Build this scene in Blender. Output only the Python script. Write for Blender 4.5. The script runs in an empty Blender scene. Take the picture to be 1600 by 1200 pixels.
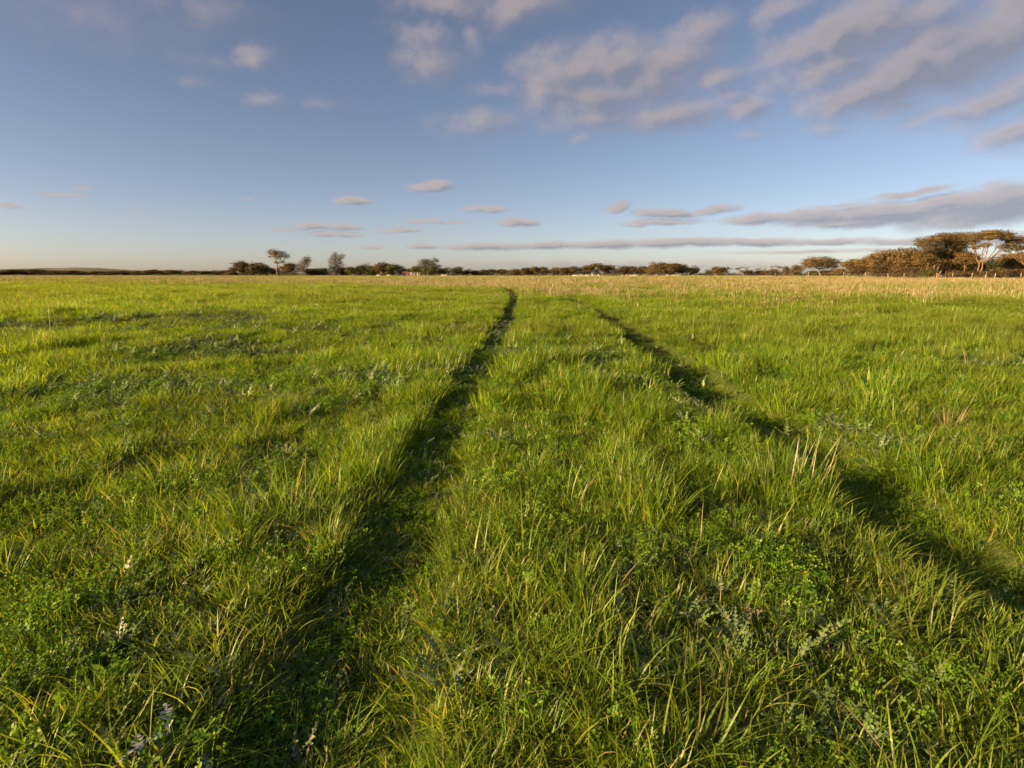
import bpy, math, random
import numpy as np
from mathutils import Vector

R = math.radians
SC = bpy.context.scene
COL = SC.collection

# ------------------------------------------------------------------ camera
F_PX, CX, CY, HORIZON = 890.0, 800.0, 600.0, 428.5     # measured on the 1600x1200 photograph
CAM_H = 0.92
PITCH = math.atan((CY - HORIZON) / F_PX)
cam_d = bpy.data.cameras.new('camera')
cam_d.sensor_fit = 'HORIZONTAL'
cam_d.sensor_width = 36.0
cam_d.lens = 36.0 * F_PX / 1600.0
cam_d.clip_start = 0.02
cam_d.clip_end = 20000.0
cam = bpy.data.objects.new('camera', cam_d)
COL.objects.link(cam)
cam.location = (0, 0, CAM_H)
cam.rotation_euler = (math.pi / 2 - PITCH, 0, 0)
SC.camera = cam

# ------------------------------------------------------------------ sun, sky, exposure
SUN_EL, SUN_AZ = 14.0, 114.0          # degrees; azimuth measured from the view axis towards the left hand
sun_vec = Vector((-math.sin(R(SUN_AZ)) * math.cos(R(SUN_EL)), math.cos(R(SUN_AZ)) * math.cos(R(SUN_EL)), math.sin(R(SUN_EL))))
sun_d = bpy.data.lights.new('sun', 'SUN')
sun_d.energy = 5.0
sun_d.angle = R(0.55)
sun_d.color = (1.0, 0.69, 0.35)
sun = bpy.data.objects.new('sun', sun_d)
COL.objects.link(sun)
sun.rotation_euler = sun_vec.to_track_quat('Z', 'Y').to_euler()

SC.view_settings.view_transform = 'Standard'
SC.view_settings.look = 'None'
SC.view_settings.gamma = 1.0
SC.view_settings.use_curve_mapping = False
SC.view_settings.exposure = 1.55
SC.render.engine = 'CYCLES'
cy = SC.cycles
cy.max_bounces = 6
cy.diffuse_bounces = 4
cy.use_adaptive_sampling = True
cy.adaptive_threshold = 0.03
cy.glossy_bounces = 2
cy.transmission_bounces = 4
cy.transparent_max_bounces = 4
cy.caustics_reflective = False
cy.caustics_refractive = False
cy.sample_clamp_indirect = 4.0
cy.use_denoising = True
try:
    cy.denoiser = 'OPENIMAGEDENOISE'
    cy.denoising_input_passes = 'RGB_ALBEDO_NORMAL'
except Exception:
    pass


def ray(px, py):
    """world direction through a pixel of the photograph (used to read off positions only)"""
    x, y = (px - CX) / F_PX, (CY - py) / F_PX
    c, s = math.cos(PITCH), math.sin(PITCH)
    return Vector((x, c + y * s, -s + y * c))


def gpt(px, py):
    d = ray(px, py)
    t = -CAM_H / d.z
    return d.x * t, d.y * t


def at(px, py, Y):
    d = ray(px, py)
    t = Y / d.y
    return d.x * t, Y, CAM_H + d.z * t


# ---- world: physical sky with a broken cloud layer
W = bpy.data.worlds.new('World')
SC.world = W
W.use_nodes = True
W.cycles.sampling_method = 'MANUAL'
W.cycles.sample_map_resolution = 256
wn, wl = W.node_tree.nodes, W.node_tree.links
wn.clear()
w_out = wn.new('ShaderNodeOutputWorld')
SKY_STRENGTH = 0.05
sky = wn.new('ShaderNodeTexSky')
sky.sky_type = 'NISHITA'
sky.sun_disc = False
sky.sun_elevation = R(SUN_EL)
sky.sun_rotation = R(-SUN_AZ)
sky.altitude = 0
sky.air_density = 0.6
sky.dust_density = 0.8
sky.ozone_density = 1.0

# x, y, half width, half height (pixels of the photograph), tilt, amount
HIGH_CLOUDS = [
    (1245, 78, 52, 34, 8, .95), (1305, 62, 72, 42, 10, 1.05), (1370, 42, 84, 50, 12, 1.05), (1225, 112, 36, 20, 10, .8), (1295, 102, 76, 30, 10, 1.0), (1425, 18, 90, 50, 10, .95),
    (1340, 138, 80, 34, 12, 1.1), (1410, 112, 95, 44, 14, 1.2), (1490, 84, 110, 56, 16, 1.25), (1450, 60, 90, 50, 0, 1.0), (1572, 60, 105, 54, 22, 1.1), (1595, 15, 90, 56, 0, 1.05), (1400, 165, 60, 20, 4, .75),
    (1565, 148, 84, 34, 18, .95), (1480, 178, 64, 17, 4, .8), (1592, 208, 76, 19, 8, .9), (1520, 172, 46, 18, 10, .75), (1440, 196, 60, 12, 4, .55),
    (1165, 168, 40, 20, 10, .95), (1125, 122, 40, 18, 6, .8), (1140, 150, 34, 14, 4, .7), (895, 112, 76, 40, 6, 1.0), (955, 98, 66, 38, 6, 1.0), (1005, 128, 76, 46, 8, 1.0), (930, 150, 86, 36, 0, .95),
    (1050, 98, 66, 38, 12, .95), (1085, 60, 54, 26, 18, .85), (925, 180, 80, 22, 0, .85), (1055, 178, 80, 22, 4, .9), (855, 150, 54, 24, 0, .8), (775, 138, 34, 16, 0, .6), (1225, 18, 42, 22, 10, .7),
    (665, 60, 46, 26, 0, .62), (678, 98, 46, 34, 0, .72), (745, 192, 62, 20, 0, .72), (705, 6, 80, 30, -6, .72), (805, 8, 90, 36, 8, .78),
    (390, 92, 36, 20, 10, .78), (325, 98, 74, 22, 0, .42), (295, 128, 40, 12, 0, .4), (410, 159, 34, 13, 0, .55), (150, 30, 260, 55, 4, .36),
    (310, 16, 100, 34, 0, .46), (1290, 200, 46, 14, 4, .6), (1170, 212, 28, 9, 0, .55), (735, 55, 26, 38, 0, .6), (910, 212, 24, 12, 0, .55),
    (500, 165, 26, 10, 0, .42), (1750, 120, 180, 60, 22, 1.0), (1760, 10, 200, 80, 22, 1.0),
]
LOW_CLOUDS = [
    (672, 290, 40, 9, 0, .95), (682, 284, 24, 10, 0, .8), (551, 313, 30, 7, 0, .85), (764, 328, 30, 6, 0, .8), (735, 323, 22, 5, 0, .65), (808, 347, 36, 7, 0, .9),
    (965, 326, 22, 9, 8, .85), (1040, 333, 56, 8, 1, .9), (1115, 326, 44, 8, 4, .85), (1035, 347, 66, 7, 2, .8), (1190, 341, 60, 10, 2, .9), (1270, 338, 80, 13, 2, .95),
    (1390, 332, 150, 20, 3, 1.05), (1330, 346, 120, 9, 0, .9), (1550, 322, 150, 32, 6, 1.1), (1430, 300, 70, 7, 6, .8), (1700, 300, 160, 40, 6, 1.1), (1470, 318, 60, 14, 4, .9),
    (760, 386, 76, 6, 0, .85), (860, 384, 80, 6, 1, .9), (950, 382, 80, 7, 0, .9), (1050, 380, 110, 8, 1, .95), (1180, 378, 90, 7, 0, .9), (1300, 377, 90, 6, 0, .85), (1440, 377, 120, 7, 0, .85),
    (1250, 393, 150, 4, 0, .65), (485, 352, 34, 6, 0, .8), (530, 355, 34, 6, 0, .8), (525, 366, 42, 4.5, 0, .8), (450, 357, 36, 4, 0, .65), (625, 360, 40, 5, 0, .7),
    (665, 347, 36, 5, 0, .75), (580, 386, 24, 4, 0, .75), (662, 385, 30, 4.5, 0, .8), (705, 348, 30, 4, 0, .65), (100, 306, 46, 5, 0, .6),
    (16, 321, 26, 4.5, 0, .75), (130, 294, 26, 4, 0, .5), (215, 330, 30, 3, 0, .45), (390, 312, 20, 4, 0, .45),
    (900, 413, 330, 9, 0, .45), (1150, 416, 260, 6, 0, .42), (1600, 372, 100, 11, 0, .85), (1320, 322, 40, 4, 0, .65),
]


def azel(px, py):
    d = ray(px, py).normalized()
    return math.atan2(d.x, d.y), math.asin(d.z)


def cloud_group(name, blobs, grow):
    g = bpy.data.node_groups.new(name, 'ShaderNodeTree')
    g.interface.new_socket('Vector', in_out='INPUT', socket_type='NodeSocketVector')
    g.interface.new_socket('Cover', in_out='OUTPUT', socket_type='NodeSocketFloat')
    n, l = g.nodes, g.links
    gi, go = n.new('NodeGroupInput'), n.new('NodeGroupOutput')

    def noise(scale, detail, stretch, rough=.55):
        m = n.new('ShaderNodeMapping')
        m.inputs['Scale'].default_value = stretch
        l.new(gi.outputs[0], m.inputs['Vector'])
        t = n.new('ShaderNodeTexNoise')
        t.inputs['Scale'].default_value = scale
        t.inputs['Detail'].default_value = detail
        t.inputs['Roughness'].default_value = rough
        l.new(m.outputs[0], t.inputs['Vector'])
        return t

    def vm(op, a, b):
        v = n.new('ShaderNodeVectorMath')
        v.operation = op
        for i, q in enumerate((a, b)):
            if isinstance(q, tuple):
                v.inputs[i].default_value = q
            else:
                l.new(q, v.inputs[i])
        return v.outputs[0]

    def mt(op, a, b, c=None):
        v = n.new('ShaderNodeMath')
        v.operation = op
        for i, q in enumerate((a, b, c)):
            if q is None:
                continue
            if isinstance(q, (int, float)):
                v.inputs[i].default_value = q
            else:
                l.new(q, v.inputs[i])
        return v.outputs[0]

    # distant clouds near the horizon are small and flat, so the ragged outline shrinks with elevation
    sep = n.new('ShaderNodeSeparateXYZ')
    l.new(gi.outputs[0], sep.inputs[0])
    wamp = mt('MULTIPLY_ADD', sep.outputs[1], .15, .006)
    w1 = vm('SUBTRACT', noise(15.0, 5, (1, 1.3, 1)).outputs['Color'], (.5, .5, .5))
    comb = n.new('ShaderNodeCombineXYZ')
    l.new(mt('MULTIPLY', wamp, 1.5), comb.inputs[0])
    l.new(mt('MULTIPLY', wamp, 1.0), comb.inputs[1])
    P = vm('ADD', gi.outputs[0], vm('MULTIPLY', w1, comb.outputs[0]))
    acc = None
    for (x, y, rx, ry, rot, amt) in blobs:
        a, e = azel(x, y)
        ax, ex = azel(x + 1, y), azel(x, y - 1)
        kx, ky = max(abs(ax[0] - a), 3e-4), max(abs(ex[1] - e), 3e-4)
        m = n.new('ShaderNodeMapping')
        m.vector_type = 'TEXTURE'
        m.inputs['Location'].default_value = (a, e, 0)
        m.inputs['Rotation'].default_value = (0, 0, R(rot))
        m.inputs['Scale'].default_value = (rx * kx * grow, ry * ky * grow, 1)
        l.new(P, m.inputs['Vector'])
        gr = n.new('ShaderNodeTexGradient')
        gr.gradient_type = 'SPHERICAL'
        l.new(m.outputs[0], gr.inputs[0])
        s = mt('MULTIPLY', gr.outputs['Fac'], amt * 1.25)
        acc = s if acc is None else mt('SMOOTH_MAX', acc, s, .12)
    hi = name.startswith('high')
    det = noise(15.0 if hi else 26.0, 8, (1, 1.3, 1) if hi else (1, 2.6, 1), .58)
    d = mt('SUBTRACT', det.outputs['Fac'], .5)
    gate = mt('MULTIPLY', mt('MINIMUM', mt('MULTIPLY', acc, 3.0), 1.0), 0.78 if hi else .8)     # detail only breaks what is there
    cov = mt('ADD', acc, mt('MULTIPLY', d, gate))
    l.new(cov, go.inputs[0])
    return g


def wmath(op, a, b, c=None, clamp=False):
    v = wn.new('ShaderNodeMath')
    v.operation = op
    v.use_clamp = clamp
    for i, q in enumerate((a, b, c)):
        if q is None:
            continue
        if isinstance(q, (int, float)):
            v.inputs[i].default_value = q
        else:
            wl.new(q, v.inputs[i])
    return v.outputs[0]


def smooth(v, lo, hi, a=0., b=1.):
    m = wn.new('ShaderNodeMapRange')
    m.interpolation_type = 'SMOOTHSTEP'
    for i, q in enumerate((lo, hi, a, b)):
        m.inputs[i + 1].default_value = q
    wl.new(v, m.inputs[0])
    return m.outputs[0]


tc = wn.new('ShaderNodeTexCoord')
sp = wn.new('ShaderNodeSeparateXYZ')
wl.new(tc.outputs['Generated'], sp.inputs[0])
azn = wmath('ARCTAN2', sp.outputs[0], sp.outputs[1])
eln = wmath('ARCSINE', sp.outputs[2], 0)
cb = wn.new('ShaderNodeCombineXYZ')
wl.new(azn, cb.inputs[0])
wl.new(eln, cb.inputs[1])
cb2 = wn.new('ShaderNodeCombineXYZ')              # second look, a little way towards the sun: cloud self-shading
off = wmath('MULTIPLY_ADD', eln, .07, .004)
wl.new(wmath('SUBTRACT', azn, off), cb2.inputs[0])
wl.new(wmath('ADD', eln, wmath('MULTIPLY', off, .55)), cb2.inputs[1])
wb = wn.new('ShaderNodeMix'); wb.data_type = 'RGBA'; wb.blend_type = 'MULTIPLY'      # the photograph's white balance
wb.inputs[0].default_value = 1.0
wl.new(sky.outputs[0], wb.inputs[6])
wb.inputs[7].default_value = (1.19, 1.01, .95, 1)
# 0 well inside the part of the sky mapped below, 1 well outside it
edge = wmath('MAXIMUM', wmath('SUBTRACT', wmath('ABSOLUTE', azn, 0), R(47)), wmath('SUBTRACT', eln, R(27)))


def cloudy_background(cover, cover_sunward, c_lo, c_hi, a0, a1):
    al = wmath('MULTIPLY', smooth(cover, c_lo, c_hi, 0, .77), smooth(edge, R(0), R(7), a0, a1))
    lit = smooth(wmath('SUBTRACT', cover, cover_sunward), -.40, .44)
    thick = smooth(cover, .55, 1.4)
    litf = wmath('SUBTRACT', lit, wmath('MULTIPLY', thick, .5), clamp=True)
    cc_ = wn.new('ShaderNodeMix'); cc_.data_type = 'RGBA'
    wl.new(litf, cc_.inputs[0])
    cc_.inputs[6].default_value = (1.8, 1.74, 2.05, 1)      # shaded cloud, sky units
    cc_.inputs[7].default_value = (3.95, 3.18, 2.92, 1)      # sunlit cloud
    cm = wn.new('ShaderNodeMix'); cm.data_type = 'RGBA'
    wl.new(al, cm.inputs[0])
    wl.new(wb.outputs[2], cm.inputs[6])
    wl.new(cc_.outputs[2], cm.inputs[7])
    bg = wn.new('ShaderNodeBackground')
    bg.inputs['Strength'].default_value = SKY_STRENGTH
    wl.new(cm.outputs[2], bg.inputs['Color'])
    return bg.outputs[0]


def grp(tree, vec):
    g = wn.new('ShaderNodeGroup'); g.node_tree = tree
    wl.new(vec, g.inputs[0])
    return g.outputs[0]


HG, LG = cloud_group('high_clouds', HIGH_CLOUDS, 2.0), cloud_group('low_clouds', LOW_CLOUDS, 1.5)
bg_high = cloudy_background(grp(HG, cb.outputs[0]), grp(HG, cb2.outputs[0]), .08, 1.25, 1, 0)
bg_low = cloudy_background(grp(LG, cb.outputs[0]), grp(LG, cb2.outputs[0]), .12, .80, 1, 0)
# the rest of the sky: the same broken cover on a flat layer
zc = wmath('MAXIMUM', sp.outputs[2], .06)
cb3 = wn.new('ShaderNodeCombineXYZ')
wl.new(wmath('DIVIDE', sp.outputs[0], zc), cb3.inputs[0])
wl.new(wmath('DIVIDE', sp.outputs[1], zc), cb3.inputs[1])
gn = wn.new('ShaderNodeTexNoise')
gn.inputs['Scale'].default_value = .55
gn.inputs['Detail'].default_value = 5
wl.new(cb3.outputs[0], gn.inputs['Vector'])
gcov = wmath('MULTIPLY_ADD', gn.outputs['Fac'], 5.0, -2.75)
bg_out = cloudy_background(gcov, wmath('MULTIPLY', gcov, .9), .08, 1.3, 0, .8)


def wmix(fac, a_, b_):
    m = wn.new('ShaderNodeMixShader')
    wl.new(fac, m.inputs[0]); wl.new(a_, m.inputs[1]); wl.new(b_, m.inputs[2])
    return m.outputs[0]


inner = wmix(wmath('LESS_THAN', wmath('DIVIDE', sp.outputs[2], wmath('MAXIMUM', sp.outputs[1], .05)), ray(800, 250).z / ray(800, 250).y), bg_high, bg_low)
wl.new(wmix(wmath('GREATER_THAN', edge, R(7)), inner, bg_out), w_out.inputs['Surface'])

# ------------------------------------------------------------------ helpers
rng = np.random.default_rng(11)
random.seed(5)


def tag(o, label=None, cat=None, group=None, kind=None):
    for k, v in (('label', label), ('category', cat), ('group', group), ('kind', kind)):
        if v:
            o[k] = v
    return o


def mesh_from(name, v, f, mat=None, attrs=None, smooth_=False, mats=None):
    m = bpy.data.meshes.new(name)
    m.from_pydata([tuple(p) for p in v] if not isinstance(v, np.ndarray) else v.tolist(), [], f)
    for mm in (mats or ([mat] if mat else [])):
        m.materials.append(mm)
    if attrs:
        for k, a in attrs.items():
            at_ = m.attributes.new(k, 'FLOAT', 'POINT')
            at_.data.foreach_set('value', np.asarray(a, dtype=np.float32))
    if smooth_:
        m.polygons.foreach_set('use_smooth', [True] * len(m.polygons))
    m.update()
    return m


def ob(name, data, parent=None, loc=(0, 0, 0), rz=0.0, scale=None):
    o = bpy.data.objects.new(name, data)
    COL.objects.link(o)
    o.location = loc
    o.rotation_euler = (0, 0, rz)
    if scale:
        o.scale = scale
    if parent:
        o.parent = parent
    return o


def empty(name, loc=(0, 0, 0), rz=0.0, scale=None):
    o = ob(name, None, None, loc, rz, scale)
    o.empty_display_size = .2
    return o


def _hash(ix, iy, s):
    h = (ix.astype(np.int64) * 374761393 + iy.astype(np.int64) * 668265263 + s * 974711) & 0xffffffff
    h = ((h ^ (h >> 13)) * 1274126177) & 0xffffffff
    h = h ^ (h >> 16)
    return (h & 0xffffff) / float(0xffffff)


def vnoise(x, y, s=0):
    x, y = np.asarray(x, float), np.asarray(y, float)
    ix, iy = np.floor(x), np.floor(y)
    fx, fy = x - ix, y - iy
    fx, fy = fx * fx * (3 - 2 * fx), fy * fy * (3 - 2 * fy)
    a, b = _hash(ix, iy, s), _hash(ix + 1, iy, s)
    c, d = _hash(ix, iy + 1, s), _hash(ix + 1, iy + 1, s)
    return (a * (1 - fx) + b * fx) * (1 - fy) + (c * (1 - fx) + d * fx) * fy


def fbm(x, y, s=0, o=3):
    t, a, n = 0, .5, 0
    for i in range(o):
        t = t + a * vnoise(x * 2 ** i + 7.3 * i, y * 2 ** i - 3.1 * i, s + i)
        n += a
        a *= .5
    return t / n


# ------------------------------------------------------------------ the lie of the land: wheel tracks, weed patches, grass height
LT = [(430, 1260), (475, 1150), (530, 1000), (595, 860), (668, 705), (738, 600), (775, 530), (795, 490), (804, 466), (798, 454), (784, 446)]
RT = [(1700, 960), (1600, 902), (1500, 848), (1400, 772), (1285, 692), (1185, 640), (1095, 592), (1022, 545), (965, 505), (925, 480), (893, 467), (862, 456)]
ltp = sorted([gpt(*p)[::-1] for p in LT])
rtp = sorted([gpt(*p)[::-1] for p in RT])


def track_d(x, y):
    """signed closeness: 1 in a wheel track, 0 outside"""
    xl = np.interp(y, [p[0] for p in ltp], [p[1] for p in ltp])
    xr = np.interp(y, [p[0] for p in rtp], [p[1] for p in rtp])
    wob = (fbm(x * 2.2, y * 2.2, 91, 2) - .5) * .16
    fade = np.clip(1 - (y - 32) / 10, 0, 1)
    near = np.clip((3.2 - y) / 2.2, 0, 1)
    dl = np.abs(x - xl + wob) / (.175 + .03 * near + .010 * np.clip(y - 3, 0, 8) + .0018 * np.clip(y - 11, 0, 60))
    dr = np.abs(x - xr + wob) / (.21 + .07 * np.clip((y - 3) / 1.5, 0, 1) + .0022 * np.clip(y - 5, 0, 60))
    l = np.clip((1.25 - dl) / .4, 0, 1) * fade
    r = np.clip((1.25 - dr) / .45, 0, 1) * np.clip(1 - (y - 28) / 8, 0, 1)
    return l, r


def ell(px, py, rx, ry):
    x0, y0 = gpt(px, py)
    xa, _ = gpt(px + rx, py)
    _, ya = gpt(px, py - ry)
    _, yb = gpt(px, py + ry)
    return x0, (ya + yb) / 2, max(abs(xa - x0), .05), max(abs(ya - yb) / 2, .05)


WEEDS = [ell(*e) for e in [
    (70, 950, 130, 55), (235, 770, 230, 60), (400, 720, 120, 35), (150, 610, 160, 28), (320, 545, 120, 16), (430, 610, 130, 26),
    (260, 650, 130, 22), (1045, 612, 95, 32), (1275, 662, 70, 26), (1370, 690, 70, 18), (1180, 880, 130, 70), (905, 745, 90, 42),
    (1260, 1130, 170, 60), (990, 905, 60, 70), (780, 690, 50, 26), (480, 800, 60, 50), (330, 1120, 130, 80), (560, 620, 60, 22),
    (1030, 840, 70, 40), (1330, 1000, 80, 40), (850, 600, 40, 12), (240, 500, 120, 9), (1230, 482, 120, 7), (1170, 1000, 120, 60)]]
LOW = [ell(*e) for e in [(840, 690, 120, 40), (700, 1010, 40, 60), (1000, 860, 60, 70), (640, 545, 60, 14), (360, 560, 80, 14), (1240, 1120, 150, 50), (60, 960, 110, 45), (1060, 700, 120, 30), (420, 930, 60, 60)]]
HIGH = [ell(*e) for e in [(440, 960, 120, 110), (330, 1050, 110, 60), (780, 1000, 170, 150), (720, 880, 60, 90), (1500, 1000, 90, 120), (1250, 760, 80, 30), (480, 770, 60, 40), (1000, 800, 90, 60), (620, 740, 60, 50), (100, 1130, 120, 60), (900, 1100, 160, 80), (700, 640, 40, 30), (1450, 640, 150, 40)]]


def esum(lst, x, y):
    s = np.zeros_like(x)
    for (a, b, rx, ry) in lst:
        d = np.sqrt(((x - a) / rx) ** 2 + ((y - b) / ry) ** 2)
        s = np.maximum(s, np.clip(1.35 - d, 0, 1))
    return s


def ground(x, y):
    l, r = track_d(x, y)
    z = (fbm(x / 1.7, y / 1.7, 3, 3) - .5) * (.07 + .08 * np.clip((y - 4) / 5, 0, 1)) + (fbm(x / 5.0, y / 5.0, 8, 2) - .5) * .26 + (fbm(x / 30., y / 30., 9, 2) - .5) * .25
    k = np.clip(np.hypot(x, y) / 3.0, .25, 1)
    far = np.clip((np.hypot(x, y) - 180) / 100, 0, 1)
    return z * k * (1 - far) - .055 * l - .085 * r


def weed(x, y):
    n = fbm(x / 1.3 + 4, y / 1.3, 21, 3)
    base = np.clip((n - .52) * 5, 0, 1) * np.clip(1.15 - y / 30, .25, 1)
    left = np.clip(.35 - x / np.maximum(y, .5), 0, 1)
    return np.clip(np.maximum(base * (.45 + .55 * left), esum(WEEDS, x, y)), 0, 1)


def gheight(x, y):
    n = fbm(x / .42, y / .42, 31, 2)
    m = fbm(x / 2.8, y / 2.8, 37, 2)
    far_ = np.clip((y - 3.5) / 3, 0, 1)
    h = .60 - .06 * far_ + (1.2 + .9 * far_) * (n - .5) + (.8 + .9 * np.clip((y - 4) / 6, 0, 1)) * (m - .5)
    h = h - .35 * esum(LOW, x, y) + .35 * esum(HIGH, x, y) - .06 * weed(x, y)
    l, r = track_d(x, y)
    h = h * (1 - .66 * l) * (1 - .84 * r)
    xr = np.interp(y, [q[0] for q in rtp], [q[1] for q in rtp])
    h = h * (1 - .12 * np.clip(1 - np.abs(x - (xr - .42)) / .40, 0, 1) * np.clip((y - 2.5) / 1.5, 0, 1))
    xl = np.interp(y, [q[0] for q in ltp], [q[1] for q in ltp])
    h = h * (1 - .2 * np.clip(1 - np.abs(x - (xl - .42)) / .36, 0, 1) * np.clip((6 - y) / 3, 0, 1))
    h = h * (.90 + .10 * np.clip((y - 2) / 4, 0, 1))
    return np.clip(h, .34 * (1 - .7 * np.maximum(l, r)), 1.35)


# ------------------------------------------------------------------ materials
def mat_new(name):
    m = bpy.data.materials.new(name)
    m.use_nodes = True
    m.node_tree.nodes.clear()
    return m, m.node_tree.nodes, m.node_tree.links


def N(n, t, **kw):
    q = n.new(t)
    for k, v in kw.items():
        setattr(q, k, v)
    return q


def mixcol(n, l, fac, a, b, blend='MIX'):
    q = n.new('ShaderNodeMix')
    q.data_type = 'RGBA'
    q.blend_type = blend
    for i, v in ((0, fac), (6, a), (7, b)):
        if isinstance(v, (int, float)):
            q.inputs[i].default_value = v
        elif isinstance(v, tuple):
            q.inputs[i].default_value = v if len(v) == 4 else v + (1,)
        else:
            l.new(v, q.inputs[i])
    return q.outputs[2]


def ramp(n, l, src, stops, interp='LINEAR'):
    q = n.new('ShaderNodeValToRGB')
    q.color_ramp.interpolation = interp
    e = q.color_ramp.elements
    while len(e) < len(stops):
        e.new(.5)
    for i, (p, c) in enumerate(stops):
        e[i].position = p
        e[i].color = c + (1,) if len(c) == 3 else c
    l.new(src, q.inputs[0])
    return q.outputs[0]


def leaf_material(name, stops, trans=.38, gloss=.05, rough=.42, tipdry=None, tint_amt=.0, tint_col=(.2, .15, .05), transcol=(1.15, 1.1, .55)):
    """blade/leaf: colour by the blade's own random value, thin translucent body, faint waxy gloss"""
    m, n, l = mat_new(name)
    a = N(n, 'ShaderNodeAttribute'); a.attribute_name = 'br'
    col = ramp(n, l, a.outputs['Fac'], stops)
    oi = N(n, 'ShaderNodeObjectInfo')
    hs = N(n, 'ShaderNodeHueSaturation')
    mr = N(n, 'ShaderNodeMapRange')
    l.new(oi.outputs['Random'], mr.inputs[0])
    mr.inputs[3].default_value, mr.inputs[4].default_value = .78, 1.22
    l.new(mr.outputs[0], hs.inputs['Value'])
    hs.inputs['Saturation'].default_value = 1.0
    l.new(col, hs.inputs['Color'])
    col = hs.outputs[0]
    if tipdry:
        t = N(n, 'ShaderNodeAttribute'); t.attribute_name = 'bt'
        r2 = N(n, 'ShaderNodeMapRange')
        l.new(t.outputs['Fac'], r2.inputs[0])
        r2.inputs[1].default_value, r2.inputs[2].default_value = tipdry[1], 1.0
        r2.inputs[4].default_value = tipdry[2]
        col = mixcol(n, l, r2.outputs[0], col, tipdry[0])
    if tint_amt:
        ti = N(n, 'ShaderNodeAttribute'); ti.attribute_name = 'tint'; ti.attribute_type = 'INSTANCER'
        mu = N(n, 'ShaderNodeMath', operation='MULTIPLY')
        l.new(ti.outputs['Fac'], mu.inputs[0]); mu.inputs[1].default_value = tint_amt
        col = mixcol(n, l, mu.outputs[0], col, tint_col)
    d = N(n, 'ShaderNodeBsdfDiffuse'); l.new(col, d.inputs[0])
    tr = N(n, 'ShaderNodeBsdfTranslucent')
    l.new(mixcol(n, l, 1.0, col, transcol, 'MULTIPLY'), tr.inputs[0])
    mx = N(n, 'ShaderNodeMixShader'); mx.inputs[0].default_value = trans
    l.new(d.outputs[0], mx.inputs[1]); l.new(tr.outputs[0], mx.inputs[2])
    g = N(n, 'ShaderNodeBsdfGlossy'); g.inputs['Roughness'].default_value = rough
    g.inputs['Color'].default_value = (1, 1, 1, 1)
    m2 = N(n, 'ShaderNodeMixShader'); m2.inputs[0].default_value = gloss
    l.new(mx.outputs[0], m2.inputs[1]); l.new(g.outputs[0], m2.inputs[2])
    o = N(n, 'ShaderNodeOutputMaterial'); l.new(m2.outputs[0], o.inputs[0])
    return m


GRASS = leaf_material('grass_blade', [(0, (.090, .205, .011)), (.35, (.165, .290, .014)), (.7, (.235, .340, .017)), (.88, (.34, .39, .03)), (.92, (.42, .34, .11)), (1, (.52, .40, .19))],
                      trans=.55, gloss=.02, rough=.45, transcol=(1.3, 1.22, .5), tipdry=((.36, .29, .10), .84, .45), tint_amt=.75, tint_col=(.19, .185, .04))
STRAW = leaf_material('straw', [(0, (.20, .165, .065)), (.5, (.28, .222, .10)), (1, (.37, .295, .155))], trans=.25, gloss=.03, transcol=(1, .9, .7))
CLOVER = leaf_material('clover_leaf', [(0, (.095, .205, .016)), (.6, (.15, .275, .02)), (1, (.22, .32, .03))], trans=.42, gloss=.012, rough=.45)
CAPE = leaf_material('capeweed_leaf', [(0, (.09, .16, .04)), (.5, (.14, .21, .065)), (.75, (.22, .275, .11)), (1, (.36, .39, .23))], trans=.28, gloss=.03, rough=.5, transcol=(1, 1, .7))
DRYLEAF = leaf_material('withered_leaf', [(0, (.24, .19, .11)), (1, (.36, .30, .2))], trans=.2, gloss=.02, transcol=(1, 1, 1))


def simple(name, col, rough=.8, nscale=8., namt=.35, spec=.2, col2=None, bump=0., coord='Object', stretch=(1, 1, 1)):
    m, n, l = mat_new(name)
    b = N(n, 'ShaderNodeBsdfPrincipled')
    t = N(n, 'ShaderNodeTexNoise')
    t.inputs['Scale'].default_value = nscale
    t.inputs['Detail'].default_value = 5
    c = N(n, 'ShaderNodeTexCoord')
    mp = N(n, 'ShaderNodeMapping')
    mp.inputs['Scale'].default_value = stretch
    l.new(c.outputs[coord], mp.inputs[0])
    l.new(mp.outputs[0], t.inputs['Vector'])
    c2 = col2 or tuple(v * (1 - namt) for v in col)
    cc = ramp(n, l, t.outputs['Fac'], [(.35, c2), (.65, col)])
    l.new(cc, b.inputs['Base Color'])
    b.inputs['Roughness'].default_value = rough
    b.inputs['Specular IOR Level'].default_value = spec
    if bump:
        bp = N(n, 'ShaderNodeBump')
        bp.inputs['Strength'].default_value = bump
        l.new(t.outputs['Fac'], bp.inputs['Height'])
        l.new(bp.outputs[0], b.inputs['Normal'])
    o = N(n, 'ShaderNodeOutputMaterial')
    l.new(b.outputs[0], o.inputs[0])
    return m


BARK = simple('pale_bark', (.25, .15, .085), .85, 3., .45, bump=.4, stretch=(3, 3, .6))
BARK_D = simple('brown_bark', (.24, .165, .11), .9, 3., .4, bump=.4, stretch=(3, 3, .6))
POSTWOOD = simple('weathered_post_wood', (.42, .33, .24), .85, 6., .4, bump=.3, stretch=(4, 4, .5))
WIRE = simple('galvanised_wire', (.35, .35, .34), .5, 20., .2, spec=.5)


def crown_mat(name, a, b, c):
    return leaf_material(name, [(0, a), (.55, b), (1, c)], trans=.16, gloss=.02, rough=.6, transcol=(1.1, 1.0, .6))


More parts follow.
